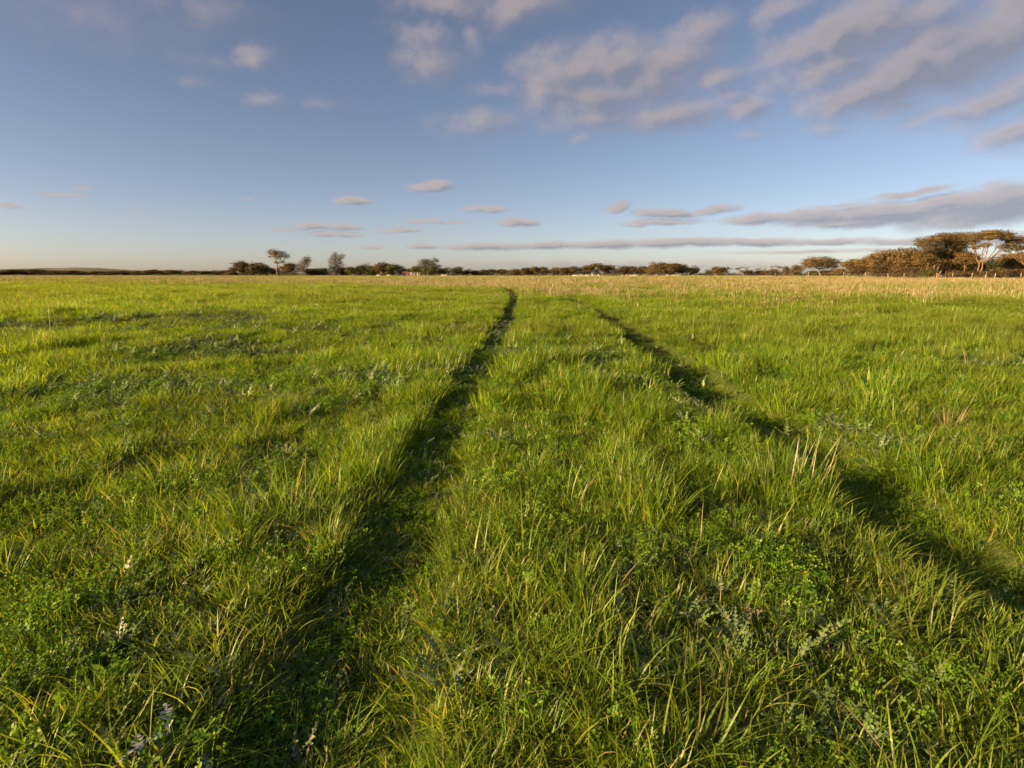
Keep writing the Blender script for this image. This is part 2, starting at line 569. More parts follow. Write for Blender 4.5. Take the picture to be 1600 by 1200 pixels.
CR_OLIVE = crown_mat('olive_brown_leaves', (.074, .053, .018), (.118, .081, .025), (.168, .110, .036))
CR_BROWN = crown_mat('rusty_brown_leaves', (.062, .043, .019), (.100, .067, .028), (.145, .095, .040))
CR_GREEN = crown_mat('dull_green_leaves', (.040, .048, .014), (.072, .075, .020), (.115, .108, .030))
CR_DARK = crown_mat('dark_green_leaves', (.026, .030, .013), (.045, .047, .018), (.075, .070, .026))

# ------------------------------------------------------------------ ground sheet and far hill
def axis(lo, hi, fine, a, b, n_out, ratio):
    mid = np.arange(a, b, fine)
    up, s = [b], fine
    while up[-1] < hi:
        s *= ratio
        up.append(up[-1] + s)
    dn, s = [a - fine], fine
    while dn[-1] > lo:
        s *= ratio
        dn.append(dn[-1] - s)
    return np.array(dn[::-1] + list(mid) + up)


gx = axis(-6000, 6000, .05, -4.0, 4.0, 0, 1.085)
gy = axis(-120, 7000, .05, .3, 7.0, 0, 1.075)
GX, GY = np.meshgrid(gx, gy)
GZ = ground(GX.ravel(), GY.ravel())
verts = np.stack([GX.ravel(), GY.ravel(), GZ], 1)
nx, ny = len(gx), len(gy)
ii = (np.arange(ny - 1)[:, None] * nx + np.arange(nx - 1)[None, :]).ravel()
faces = np.stack([ii, ii + 1, ii + 1 + nx, ii + nx], 1).tolist()
m, n, l = mat_new('pasture_soil')
geo = N(n, 'ShaderNodeNewGeometry')
t1 = N(n, 'ShaderNodeTexNoise'); t1.inputs['Scale'].default_value = 60; t1.inputs['Detail'].default_value = 6
t2 = N(n, 'ShaderNodeTexNoise'); t2.inputs['Scale'].default_value = .12; t2.inputs['Detail'].default_value = 6
for t in (t1, t2):
    l.new(geo.outputs['Position'], t.inputs['Vector'])
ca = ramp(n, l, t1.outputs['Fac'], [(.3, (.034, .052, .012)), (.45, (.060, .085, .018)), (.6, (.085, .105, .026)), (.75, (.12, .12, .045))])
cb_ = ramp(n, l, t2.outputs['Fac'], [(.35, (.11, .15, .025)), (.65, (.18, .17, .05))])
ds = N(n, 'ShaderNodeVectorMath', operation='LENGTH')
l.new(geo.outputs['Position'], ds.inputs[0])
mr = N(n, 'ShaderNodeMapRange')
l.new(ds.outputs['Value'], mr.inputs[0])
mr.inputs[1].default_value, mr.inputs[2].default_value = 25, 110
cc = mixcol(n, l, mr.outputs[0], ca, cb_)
b = N(n, 'ShaderNodeBsdfDiffuse'); l.new(cc, b.inputs[0])
bp = N(n, 'ShaderNodeBump'); bp.inputs['Strength'].default_value = .5; bp.inputs['Distance'].default_value = .02
l.new(t1.outputs['Fac'], bp.inputs['Height']); l.new(bp.outputs[0], b.inputs['Normal'])
o = N(n, 'ShaderNodeOutputMaterial'); l.new(b.outputs[0], o.inputs[0])
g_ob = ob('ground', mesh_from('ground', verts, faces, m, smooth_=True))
tag(g_ob, 'soil of the flat pasture under the grass', kind='structure')

# low hill far off at the left
m, n, l = mat_new('hill_fields')
geo = N(n, 'ShaderNodeNewGeometry')
mp = N(n, 'ShaderNodeMapping'); mp.inputs['Scale'].default_value = (.0045, .002, .012)
l.new(geo.outputs['Position'], mp.inputs[0])
t = N(n, 'ShaderNodeTexVoronoi'); t.inputs['Scale'].default_value = 1.0
l.new(mp.outputs[0], t.inputs['Vector'])
sepc = N(n, 'ShaderNodeSeparateColor'); l.new(t.outputs['Color'], sepc.inputs[0])
hc = ramp(n, l, sepc.outputs[0], [(0, (.12, .125, .095)), (.4, (.17, .17, .115)), (.7, (.22, .21, .14)), (1, (.12, .13, .11))], 'CONSTANT')
b = N(n, 'ShaderNodeBsdfDiffuse'); l.new(hc, b.inputs[0])
o = N(n, 'ShaderNodeOutputMaterial'); l.new(b.outputs[0], o.inputs[0])
HILL = m


def hill(name, pts, Y, depth, label):
    xs = np.linspace(pts[0][0], pts[-1][0], 90)
    ys = np.interp(xs, [p[0] for p in pts], [p[1] for p in pts])
    v, f = [], []
    prof = [(-1, 0), (-.6, .35), (-.3, .75), (0, 1), (.4, .8), (1, 0)]
    for j, (s, k) in enumerate(prof):
        for x, y in zip(xs, ys):
            X, _, Z = at(x, y, Y)
            Z += (float(fbm(np.array([x / 9.]), np.array([.3]), 5, 3)[0]) - .5) * 3.0
            v.append((X * (1 + s * depth / Y), Y + s * depth, max(Z, 0) * k - (2 if k == 0 else 0)))
    w = len(xs)
    for j in range(len(prof) - 1):
        for i in range(w - 1):
            f.append((j * w + i, j * w + i + 1, (j + 1) * w + i + 1, (j + 1) * w + i))
    h = ob(name, mesh_from(name, v, f, HILL, smooth_=True))
    tag(h, label, kind='structure')


hill('hill', [(-260, 428), (-120, 421), (10, 420.5), (60, 419.2), (120, 418), (150, 418.6), (175, 420), (215, 422.5), (300, 424), (420, 426), (520, 428.4)], 2600, 700,
     'low pale hill on the horizon behind the dark tree line')

# ------------------------------------------------------------------ blades and leaves
class MB:
    def __init__(self):
        self.v, self.f, self.bt, self.br, self.mi = [], [], [], [], []

    def strip(self, pts, wid, side, br, fold=0.):
        """a blade: ribbon along pts closing to a point"""
        b0 = len(self.v)
        k = len(pts)
        for i, (p, w) in enumerate(zip(pts, wid)):
            t = i / (k - 1)
            if i == k - 1:
                self.v.append(tuple(p)); self.bt.append(1.); self.br.append(br)
            else:
                s = side[i] if side.ndim == 2 else side
                self.v.append(tuple(p - s * w)); self.v.append(tuple(p + s * w))
                self.bt += [t, t]; self.br += [br, br]
        for i in range(k - 2):
            a = b0 + 2 * i
            self.f.append((a, a + 1, a + 3, a + 2))
        a = b0 + 2 * (k - 2)
        self.f.append((a, a + 1, a + 2))

    def blade(self, base, az, length, width, lean, curl, seg, br, twist=0., rs=np.random):
        t = np.linspace(0, 1, seg + 1)
        th = lean + curl * t ** 1.6
        d = length / seg
        thm = (th[1:] + th[:-1]) / 2
        r = np.concatenate([[0], np.cumsum(np.sin(thm) * d)])
        z = np.concatenate([[0], np.cumsum(np.cos(thm) * d)])
        bend = twist * t ** 2 * length
        ca, sa = math.cos(az), math.sin(az)
        pts = np.stack([base[0] + r * ca - bend * sa, base[1] + r * sa + bend * ca, base[2] + z], 1)
        wd = width * .5 * np.clip(np.minimum(.65 + t * 1.6, 1.05) * (1 - t ** 2.2), 0, 1)
        sa2 = az + math.pi / 2 + rs.uniform(-.7, .7) + twist * 2
        side = np.array([math.cos(sa2), math.sin(sa2), rs.uniform(-.15, .15)])
        self.strip(pts, wd, side, br)

    def poly(self, pts, br, fan_center=None, bt=.5):
        b0 = len(self.v)
        for p in pts:
            self.v.append(tuple(p)); self.bt.append(bt); self.br.append(br)
        if fan_center is None:
            self.f.append(tuple(range(b0, b0 + len(pts))))
        else:
            self.v.append(tuple(fan_center)); self.bt.append(bt); self.br.append(br)
            c = b0 + len(pts)
            for i in range(len(pts) - 1):
                self.f.append((b0 + i, b0 + i + 1, c))

    def mesh(self, name, mat):
        return mesh_from(name, np.array(self.v), self.f, mat, {'bt': self.bt, 'br': self.br})


def tuft(seed, nb, rad, hmin, hmax, width, seg, lean=(.05, .5), curl=(.1, 1.2), dry=.05, mat=GRASS, flat=False):
    rs = np.random.RandomState(seed)
    mb = MB()
    for i in range(nb):
        a = rs.uniform(0, 2 * math.pi)
        q = rad * math.sqrt(rs.uniform())
        base = (q * math.cos(a), q * math.sin(a), -.012)
        az = a + rs.normal(0, .9)
        L = rs.uniform(hmin, hmax) * (1 - .25 * q / rad)
        br = rs.uniform(.0, .92) if rs.uniform() > dry else rs.uniform(.94, 1)
        le, cu = rs.uniform(*lean), rs.uniform(*curl)
        if flat:
            az = rs.normal(flat[0], .8)
        mb.blade(base, az, L, width * rs.uniform(.65, 1.25), le, cu, seg, br, rs.normal(0, .10), rs)
    return mb.mesh('grass_tuft', mat)


def frame(n_):
    n_ = n_ / np.linalg.norm(n_)
    u = np.cross(n_, [0, 0, 1.])
    if np.linalg.norm(u) < 1e-4:
        u = np.array([1., 0, 0])
    u /= np.linalg.norm(u)
    return u, np.cross(n_, u), n_


def clover(seed, nl, rad, hmax, size, mat=CLOVER):
    rs = np.random.RandomState(seed)
    mb = MB()
    for i in range(nl):
        a, q = rs.uniform(0, 2 * math.pi), rad * math.sqrt(rs.uniform())
        h = rs.uniform(.3, 1) * hmax * (1 - .3 * q / rad)
        c = np.array([q * math.cos(a), q * math.sin(a), h])
        br = rs.uniform()
        foot = c * np.array([.75, .75, 0])
        s = np.array([rs.normal(), rs.normal(), 0]); s /= np.linalg.norm(s)
        mb.strip(np.array([foot, (foot + c) / 2 + [0, 0, h * .1], c]), np.array([.0011, .0009, 0]), s, br)
        u, v, n_ = frame(np.array([rs.normal(0, .45), rs.normal(0, .45), 1]))
        r0 = rs.uniform(0, 6.28)
        sz = size * rs.uniform(.7, 1.25)
        for k in range(3):
            t = r0 + k * 2.094
            d = u * math.cos(t) + v * math.sin(t)
            e = -u * math.sin(t) + v * math.cos(t)
            up = n_
            o1 = c + d * .08 * sz
            P = [o1, c + d * .55 * sz + e * .42 * sz + up * .16 * sz, c + d * .98 * sz + e * .36 * sz + up * .13 * sz, c + d * 1.0 * sz + up * .02 * sz,
                 c + d * .98 * sz - e * .36 * sz + up * .13 * sz, c + d * .55 * sz - e * .42 * sz + up * .16 * sz, o1]
            mb.poly(P, br, c + d * .6 * sz)
    return mb.mesh('clover', mat)


def lobed_leaf(mb, rs, base, az, L, W, lean, curl, br, lobes=5):
    t = np.linspace(0, 1, lobes + 2)
    th = lean + curl * t
    d = L / (lobes + 1)
    thm = (th[1:] + th[:-1]) / 2
    r = np.concatenate([[0], np.cumsum(np.sin(thm) * d)])
    z = np.concatenate([[0], np.cumsum(np.cos(thm) * d)])
    ca, sa = math.cos(az), math.sin(az)
    mid = np.stack([base[0] + r * ca, base[1] + r * sa, base[2] + z], 1)
    side = np.array([-sa, ca, 0])
    mb.strip(mid, np.clip(np.linspace(.12, .1, len(mid)) * W, .0015, 1), side, br)
    for i in range(1, lobes + 1):
        f = (mid[min(i + 1, lobes + 1)] - mid[i - 1]); f /= np.linalg.norm(f)
        nrm = np.cross(f, side)
        w = W * (.35 + .65 * math.sin(math.pi * (i / (lobes + 1)) ** .8)) * rs.uniform(.8, 1.15)
        for s in (-1, 1):
            cup = nrm * s * 0 + np.array([0, 0, w * rs.uniform(-.05, .45)])
            tip = mid[i] + side * s * w + f * w * .35 + cup
            a = mid[i] - f * d * .42
            b_ = mid[i] + f * d * .40
            m1 = mid[i] + side * s * w * .6 - f * w * .12 + cup * .6
            m2 = mid[i] + side * s * w * .62 + f * w * .52 + cup * .6
            mb.poly([a, m1, tip, m2, b_], br)
    e = mid[-1]
    f = mid[-1] - mid[-2]; f /= np.linalg.norm(f)
    w = W * .55
    mb.poly([e - f * d * .6 - side * w * .2, e - side * w * .6, e + f * w * .9, e + side * w * .6, e - f * d * .6 + side * w * .2], br)


def capeweed(seed, nl, L, W, mat=CAPE, upright=.6):
    rs = np.random.RandomState(seed)
    mb = MB()
    for i in range(nl):
        az = i * 2.4 + rs.uniform(-.5, .5)
        lobed_leaf(mb, rs, (rs.normal(0, .012), rs.normal(0, .012), -.005), az, L * rs.uniform(.6, 1.15), W * rs.uniform(.75, 1.2), upright + rs.uniform(-.25, .35), rs.uniform(.5, 1.3), rs.uniform(), rs.randint(4, 7))
    return mb.mesh('capeweed', mat)


def dock(seed, nl, L, W, mat=CLOVER):
    rs = np.random.RandomState(seed)
    mb = MB()
    for i in range(nl):
        az = i * 2.4 + rs.uniform(-.4, .4)
        ll = L * rs.uniform(.55, 1.1)
        th0, cu = rs.uniform(.3, .9), rs.uniform(.4, 1.0)
        t = np.linspace(0, 1, 7)
        th = th0 + cu * t
        d = ll / 6
        thm = (th[1:] + th[:-1]) / 2
        r = np.concatenate([[0], np.cumsum(np.sin(thm) * d)])
        z = np.concatenate([[0], np.cumsum(np.cos(thm) * d)])
        pts = np.stack([r * math.cos(az), r * math.sin(az), z], 1)
        wd = W * .5 * np.array([.08, .1, .6, 1.0, 1.0, .7, 0])
        mb.strip(pts, wd, np.array([-math.sin(az), math.cos(az), rs.uniform(-.25, .25)]), rs.uniform())
    return mb.mesh('broad_leaf', mat)


def straw_tuft(seed, nb, rad, hmin, hmax, width, seg=3, lean=(.02, .3), head=True):
    rs = np.random.RandomState(seed)
    mb = MB()
    for i in range(nb):
        a = rs.uniform(0, 6.28)
        q = rad * math.sqrt(rs.uniform())
        L = rs.uniform(hmin, hmax)
        az = rs.uniform(0, 6.28)
        br = rs.uniform()
        le = rs.uniform(*lean)
        base = np.array([q * math.cos(a), q * math.sin(a), -.01])
        mb.blade(base, az, L, width * rs.uniform(.7, 1.2), le, rs.uniform(0, .35), seg, br, rs.normal(0, .05), rs)
        if head and rs.uniform() < .5:
            top = base + np.array([math.sin(le) * math.cos(az), math.sin(le) * math.sin(az), math.cos(le)]) * L * .9
            hl = L * .2
            up = np.array([math.sin(le) * math.cos(az), math.sin(le) * math.sin(az), math.cos(le)])
            s = np.array([rs.normal(), rs.normal(), 0]); s /= np.linalg.norm(s)
            mb.poly([top - up * hl, top - up * hl * .3 + s * width * 1.3, top + up * hl * .6, top - up * hl * .3 - s * width * 1.3], br)
    return mb.mesh('straw', STRAW)


# ------------------------------------------------------------------ scattering (one countless mass per kind)
def scatter(name, meshes, pos, rot, scl, idx, tint, label, cat):
    lib = bpy.data.collections.new(name + '_pieces')
    for i, me in enumerate(meshes):
        lib.objects.link(bpy.data.objects.new('%s_piece_%02d' % (name, i), me))
    me = bpy.data.meshes.new(name)
    me.vertices.add(len(pos))
    me.vertices.foreach_set('co', np.asarray(pos, np.float32).ravel())
    for k, a in (('rot', rot), ('scl', scl)):
        q = me.attributes.new(k, 'FLOAT_VECTOR', 'POINT')
        q.data.foreach_set('vector', np.asarray(a, np.float32).ravel())
    q = me.attributes.new('idx', 'INT', 'POINT'); q.data.foreach_set('value', np.asarray(idx, np.int32))
    q = me.attributes.new('tint', 'FLOAT', 'POINT'); q.data.foreach_set('value', np.asarray(tint, np.float32))
    o = ob(name, me)
    g = bpy.data.node_groups.new(name + '_scatter', 'GeometryNodeTree')
    g.interface.new_socket('Geometry', in_out='INPUT', socket_type='NodeSocketGeometry')
    g.interface.new_socket('Geometry', in_out='OUTPUT', socket_type='NodeSocketGeometry')
    n, l = g.nodes, g.links
    gi, go = n.new('NodeGroupInput'), n.new('NodeGroupOutput')
    ci = n.new('GeometryNodeCollectionInfo')
    ci.inputs[0].default_value = lib
    ci.inputs['Separate Children'].default_value = True
    ci.inputs['Reset Children'].default_value = True
    iop = n.new('GeometryNodeInstanceOnPoints')
    iop.inputs['Pick Instance'].default_value = True
    l.new(gi.outputs[0], iop.inputs['Points'])
    l.new(ci.outputs[0], iop.inputs['Instance'])
    for nm, ty, so in (('idx', 'INT', 'Instance Index'), ('rot', 'FLOAT_VECTOR', 'Rotation'), ('scl', 'FLOAT_VECTOR', 'Scale')):
        na = n.new('GeometryNodeInputNamedAttribute')
        na.data_type = ty
        na.inputs[0].default_value = nm
        l.new(na.outputs[0], iop.inputs[so])
    l.new(iop.outputs[0], go.inputs[0])
    md = o.modifiers.new('scatter', 'NODES')
    md.node_group = g
    tag(o, label, cat, kind='stuff')
    return o


def area_points(dens, y0, y1, fan=1.0, side=2.0, jitter_to=None):
    """uniform points in the field between two distances"""
    xm = fan * y1 + side
    n_ = int(dens * (y1 - y0) * 2 * xm)
    x = rng.uniform(-xm, xm, n_)
    y = rng.uniform(y0, y1, n_)
    k = np.abs(x) < fan * y + side
    return x[k], y[k]


def put(x, y, sxy, sz, tilt=.12, lift=0.):
    n_ = len(x)
    pos = np.stack([x, y, ground(x, y) + lift], 1)
    rot = np.stack([rng.normal(0, tilt, n_), rng.normal(0, tilt, n_), rng.uniform(0, 6.283, n_)], 1)
    scl = np.stack([sxy, sxy, sz], 1)
    return pos, rot, scl


def tintmap(x, y):
    return np.clip((fbm(x / 3.1, y / 3.1, 55, 3) - .42) * 1.5 + np.clip((y - 10) / 200, 0, .25), 0, 1)


# ---- grass, near
GA = [tuft(100 + i, 30, .06, .11, .26, .0047, 5, (.03, .45), (.1, 1.2), dry=.035) for i in range(8)]
GA += [tuft(120 + i, 16, .06, .20, .33, .0050, 6, (.1, .5), (.5, 1.9)) for i in range(5)]
GA += [tuft(140 + i, 44, .07, .06, .13, .0034, 4, (.1, .8), (.1, 1.0)) for i in range(5)]
GA_SPARSE = [tuft(180 + i, 11, .09, .17, .31, .0048, 6, (.05, .5), (.3, 1.4), dry=.1) for i in range(5)]
GA += [tuft(160 + i, 30, .08, .12, .26, .0042, 5, (1.0, 1.45), (.1, .5), flat=(math.pi / 2 * (1 if i % 2 else -.2),)) for i in range(4)]
x, y = area_points(255, .15, 4.2, 1.0, 1.9)
w, h = weed(x, y), gheight(x, y)
l_, r_ = track_d(x, y)
trk = np.maximum(l_, r_)
keep = rng.uniform(size=len(x)) < (1 - .62 * w) * (1 - .25 * l_) * (.10 + .90 * np.clip((fbm(x / .27, y / .27, 71, 2) - .38) * 4.0, 0, 1))
x, y, h, trk, w = x[keep], y[keep], h[keep], trk[keep], w[keep]
u = rng.uniform(size=len(x))
idx = np.where(u < .55, rng.integers(0, 8, len(x)), np.where(u < .72, rng.integers(8, 13, len(x)), rng.integers(13, 18, len(x))))
flat_ = rng.uniform(size=len(x)) < trk * .8
idx = np.where((w > .45) & (rng.uniform(size=len(x)) < .7), rng.integers(22, 27, len(x)), idx)
idx = np.where(flat_, rng.integers(18, 22, len(x)), idx)
s = rng.uniform(.8, 1.15, len(x))
cl_ = np.clip((fbm(x / .27, y / .27, 71, 2) - .38) * 4.0, 0, 1)
hz = np.where(flat_, .7, np.clip(h * s * (.75 + .42 * cl_), .22, 1.35))
p, r, sc = put(x, y, np.where(flat_, .9, np.clip(.6 + .45 * h, .6, 1.15)), hz, .10)
r[flat_, 2] = rng.normal(.2, .6, flat_.sum())
NEAR = (p, r, sc, idx, tintmap(x, y))
GA += GA_SPARSE
scatter('grass', GA, *NEAR, 'long green grass blades covering the nearest part of the pasture', 'grass')

# ---- short turf under everything near
TA = [tuft(190 + i, 46, .075, .04, .10, .0036, 3, (.1, 1.0), (.1, 1.0), dry=.07) for i in range(5)]
x, y = area_points(215, .15, 4.6, 1.0, 1.9)
l_, r_ = track_d(x, y)
p, r, sc = put(x, y, rng.uniform(.9, 1.3, len(x)), rng.uniform(.6, 1.2, len(x)) * (1 - .1 * np.maximum(l_, r_)), .15)
scatter('grass', TA, p, r, sc, rng.integers(0, 5, len(x)), tintmap(x, y), 'short turf at the foot of the near grass and in the wheel tracks', 'grass')

# ---- grass, middle distance
GB = [tuft(200 + i, 70, .16, .11, .27, .0072, 4, (.03, .5), (.1, 1.2)) for i in range(8)]
GB += [tuft(220 + i, 80, .17, .05, .12, .0056, 3, (.1, .8), (.1, 1.0)) for i in range(4)]
x, y = area_points(52, 4.0, 13, 1.0, 2.5)
w, h = weed(x, y), gheight(x, y)
l_, r_ = track_d(x, y)
keep = rng.uniform(size=len(x)) < (1 - .8 * w) * (1 - .5 * l_) * (1 - .75 * r_) * (.45 + .55 * np.clip((fbm(x / .5, y / .5, 71, 2) - .25) * 2.2, 0, 1))
x, y, h = x[keep], y[keep], h[keep]
l_, r_ = track_d(x, y)
low = np.maximum(l_, r_) > .4
idx = np.where(low, rng.integers(8, 12, len(x)), rng.integers(0, 8, len(x)))
p, r, sc = put(x, y, np.where(low, .6, rng.uniform(.8, 1.1, len(x))), np.clip(h * rng.uniform(.85, 1.15, len(x)), .2, 1.35), .08)
scatter('grass', GB, p, r, sc, idx, tintmap(x, y), 'green grass in the middle distance on both sides of the wheel tracks', 'grass')

# ---- grass, further and far
GC = [tuft(240 + i, 150, .42, .12, .28, .011, 3, (.03, .5), (.1, 1.0)) for i in range(6)]
x, y = area_points(13, 12.5, 46, 1.0, 3)
h = gheight(x, y)


def near_track(x, y):
    xl = np.interp(y, [q[0] for q in ltp], [q[1] for q in ltp])
    xr = np.interp(y, [q[0] for q in rtp], [q[1] for q in rtp])
    return np.minimum(np.abs(x - xl), np.abs(x - xr))


keep = (near_track(x, y) > .85) | (y > 36)
x, y, h = x[keep], y[keep], h[keep]
p, r, sc = put(x, y, rng.uniform(.8, 1.2, len(x)), np.clip(h * rng.uniform(.85, 1.15, len(x)), .2, 1.3), .05)
x2 = rng.uniform(-2.5, 5.0, 12000)
y2 = rng.uniform(12.3, 36.5, 12000)
k2 = near_track(x2, y2) < 1.2
x2, y2 = x2[k2], y2[k2]
l_, r_ = track_d(x2, y2)
k2 = rng.uniform(size=len(x2)) > .8 * np.maximum(l_, r_)
x2, y2, t2 = x2[k2], y2[k2], np.maximum(l_, r_)[k2]
p2, r2, sc2 = put(x2, y2, np.where(t2 > .4, .7, rng.uniform(.9, 1.2, len(x2))), np.clip(gheight(x2, y2) * rng.uniform(.85, 1.15, len(x2)), .15, 1.2), .06)
scatter('grass', GB, p2, r2, sc2, np.where(t2 > .4, rng.integers(8, 12, len(x2)), rng.integers(0, 8, len(x2))), tintmap(x2, y2), 'grass along the far ends of the wheel tracks', 'grass')
scatter('grass', GC, p, r, sc, rng.integers(0, 6, len(x)), tintmap(x, y), 'green grass of the far pasture before the straw coloured belt', 'grass')
GD = [tuft(260 + i, 170, 1.5, .14, .30, .035, 2, (.03, .5), (.1, .8), dry=.08) for i in range(5)]
x, y = area_points(.55, 45, 330, 1.0, 10)
k = rng.uniform(size=len(x)) < np.clip(130 / y, .25, 1)
x, y = x[k], y[k]
h = gheight(x / 3, y / 3)
p, r, sc = put(x, y, rng.uniform(.8, 1.3, len(x)), np.clip(h * rng.uniform(.85, 1.15, len(x)), .3, 1.2), .0)
scatter('grass', GD, p, r, sc, rng.integers(0, 5, len(x)), tintmap(x, y), 'thin grass at the far edge of the pasture below the trees', 'grass')

# ---- straw stalks: a belt beyond the green, nearer on the right
def strawmap(x, y):
    a = x / np.maximum(y, 1)
    start = np.interp(a, [-.9, -.35, -.05, .15, .4, .9], [56, 41, 26, 19, 15, 14])
    start = start * (.55 + .9 * fbm(x / 9., y / 14., 87, 3))
    e = np.clip((y - start) / (start * .8) + .15, 0, 1)
    c = np.clip((fbm(x / 4., y / 6., 81, 3) - .42) * 4.5, 0, 1)
    return e * (.18 + .70 * c)


SA = [straw_tuft(300 + i, 16, .35, .28, .62, .006) for i in range(6)]
SB = [straw_tuft(320 + i, 24, 1.3, .28, .60, .014, 2) for i in range(5)]
x, y = area_points(3.6, 11, 62, 1.0, 3)
sm = strawmap(x, y)
sm = np.maximum(sm, .035 * np.clip((fbm(x / 2.2, y / 2.2, 85, 2) - .5) * 6, 0, 1))
k = rng.uniform(size=len(x)) < sm
x, y = x[k], y[k]
p, r, sc = put(x, y, rng.uniform(.6, 1.2, len(x)), rng.uniform(.55, 1.05, len(x)), .06)
scatter('straw_grass', SA, p, r, sc, rng.integers(0, 6, len(x)), x * 0, 'dry straw coloured stalks standing up through the far green grass', 'dry grass')
x, y = area_points(.42, 55, 300, 1.0, 10)
k = rng.uniform(size=len(x)) < strawmap(x, y) * np.clip(110 / y, .3, 1)
x, y = x[k], y[k]
p, r, sc = put(x, y, rng.uniform(.7, 1.3, len(x)), rng.uniform(.6, 1.05, len(x)), .02)
scatter('straw_grass', SB, p, r, sc, rng.integers(0, 5, len(x)), x * 0, 'tan belt of dry grass right along the skyline', 'dry grass')

# ---- clover and broad leaved weeds
CL = [clover(400 + i, 46, .10, .075, .0095) for i in range(6)]
DK = [dock(420 + i, 8, .055, .018) for i in range(4)]
x, y = area_points(120, .15, 7.0, 1.0, 1.9)
w = weed(x, y)
l_, r_ = track_d(x, y)
w = np.maximum(w * (.4 + .6 * np.clip((fbm(x / .6, y / .6, 61, 2) - .2) * 2, 0, 1)), .8 * np.maximum(l_, r_))
k = rng.uniform(size=len(x)) < np.maximum(w * .6, .16)
x, y, lt = x[k], y[k], np.maximum(l_, r_)[k]
n_ = len(x)
s = rng.uniform(.8, 1.25, n_)
p, r, sc = put(x, y, s, s * rng.uniform(.8, 1.4, n_) * np.where(lt > .3, .5, 1), .12)
idx = np.where(rng.uniform(size=n_) < .92, rng.integers(0, 6, n_), rng.integers(6, 10, n_))
scatter('clover', CL + DK, p, r, sc, idx, x * 0, 'low clover and broad leaved weeds filling the hollows between grass tufts', 'clover')

CW = [capeweed(440 + i, 15, .085, .011) for i in range(6)]
CWD = [capeweed(450 + i, 6, .055, .009, DRYLEAF, 1.0) for i in range(2)]
x, y = area_points(110, .15, 16, 1.0, 2.0)
w = weed(x, y) * np.clip((fbm(x / .9 + 9, y / .9, 63, 2) - .22) * 2.8, 0, 1)
l_, r_ = track_d(x, y)
w = np.maximum(w * (1 - .85 * r_), .55 * l_)
k = rng.uniform(size=len(x)) < np.maximum(w * 1.3, .03) * np.clip(1.2 - y / 22, .3, 1)
x, y, l_ = x[k], y[k], l_[k]
n_ = len(x)
s = rng.uniform(.7, 1.4, n_)
s = np.where(y < 3, np.minimum(s, 1.0), s * 1.15)
p, r, sc = put(x, y, s, s * np.where(l_ > .3, .45, rng.uniform(.9, 1.5, n_) * np.where(y < 3, .65, 1)), .2)
idx = np.where(rng.uniform(size=n_) < .97, rng.integers(0, 6, n_), rng.integers(6, 8, n_))
scatter('capeweed', CW + CWD, p, r, sc, idx, x * 0, 'grey green lobed weed leaves in patches among the grass', 'weeds')

# ------------------------------------------------------------------ single plants that stand out of the sward
def gz(x, y):
    return float(ground(np.array([float(x)]), np.array([float(y)]))[0])


def plant_at(px, py):
    x, y = gpt(px, py)
    return (x, y, gz(x, y))


def straw_thing(name, px, py, label, cat, group, nb, rad, hmin, hmax, width, lean, seed, mat=None, leanaz=None):
    loc = plant_at(px, py)
    rs = np.random.RandomState(seed)
    mb = MB()
    for i in range(nb):
        a, q = rs.uniform(0, 6.28), rad * math.sqrt(rs.uniform())
        az = a if leanaz is None else rs.normal(leanaz, .35)
        mb.blade((q * math.cos(a), q * math.sin(a), -.02), az, rs.uniform(hmin, hmax), width * rs.uniform(.7, 1.2), rs.uniform(*lean), rs.uniform(0, .45), 4, rs.uniform(), rs.normal(0, .06), rs)
        if 1 < nb <= 14:                      # stalks one can tell apart
            if i == 0:
                o = empty(name, loc)
            ob('stalk', mb.mesh('stalk', mat or STRAW), o)
            mb = MB()
    if 1 < nb <= 14:
        return tag(o, label, cat, group)
    o = ob(name, mb.mesh(name, mat or STRAW), None, loc)
    return tag(o, label, cat, group)


straw_thing('dry_tussock', 1487, 655, 'bleached spiky tussock of dead grass alone in the green at the right', 'dry tussock', None, 90, .05, .10, .22, .004, (.1, 1.2), 1)
straw_thing('dry_tussock', 1192, 520, 'small pale tuft of dead grass above the silvery weed strip', 'dry tussock', None, 40, .10, .10, .28, .007, (.05, .7), 2)
straw_thing('dry_tussock', 458, 556, 'flat patch of dead grass in the green left of the track', 'dry tussock', None, 170, .30, .06, .16, .006, (.3, 1.2), 3)
straw_thing('dry_tussock', 1517, 500, 'faint tan tuft beside the leaning far stalk', 'dry tussock', None, 30, .10, .1, .25, .008, (.05, .7), 4)
straw_thing('dry_tussock', 5, 612, 'small withered tuft at the very left edge of the picture', 'dry tussock', None, 30, .06, .10, .2, .006, (.2, 1.0), 5)
straw_thing('dry_stalk', 1513, 572, 'tall bleached stalk leaning left in the green at the right', 'dry stalk', 'dead stalks standing in the grass', 2, .02, .28, .38, .007, (.12, .22), 6, leanaz=2.9)
straw_thing('dry_stalk', 1487, 509, 'far thin stalk leaning right near the right edge', 'dry stalk', 'dead stalks standing in the grass', 2, .02, .4, .5, .008, (.35, .45), 7, leanaz=0.1)
straw_thing('dry_stalk', 502, 590, 'single upright dry stalk left of the left track', 'dry stalk', 'dead stalks standing in the grass', 2, .05, .32, .46, .008, (.0, .12), 8)
straw_thing('dry_stalk', 658, 586, 'short thick dead stalk beside the left track', 'dry stalk', 'dead stalks standing in the grass', 3, .03, .12, .2, .010, (.0, .15), 9)
straw_thing('dry_stalk', 887, 526, 'thin dead stalk between the two tracks', 'dry stalk', 'dead stalks standing in the grass', 1, .01, .24, .28, .006, (.0, .06), 10)
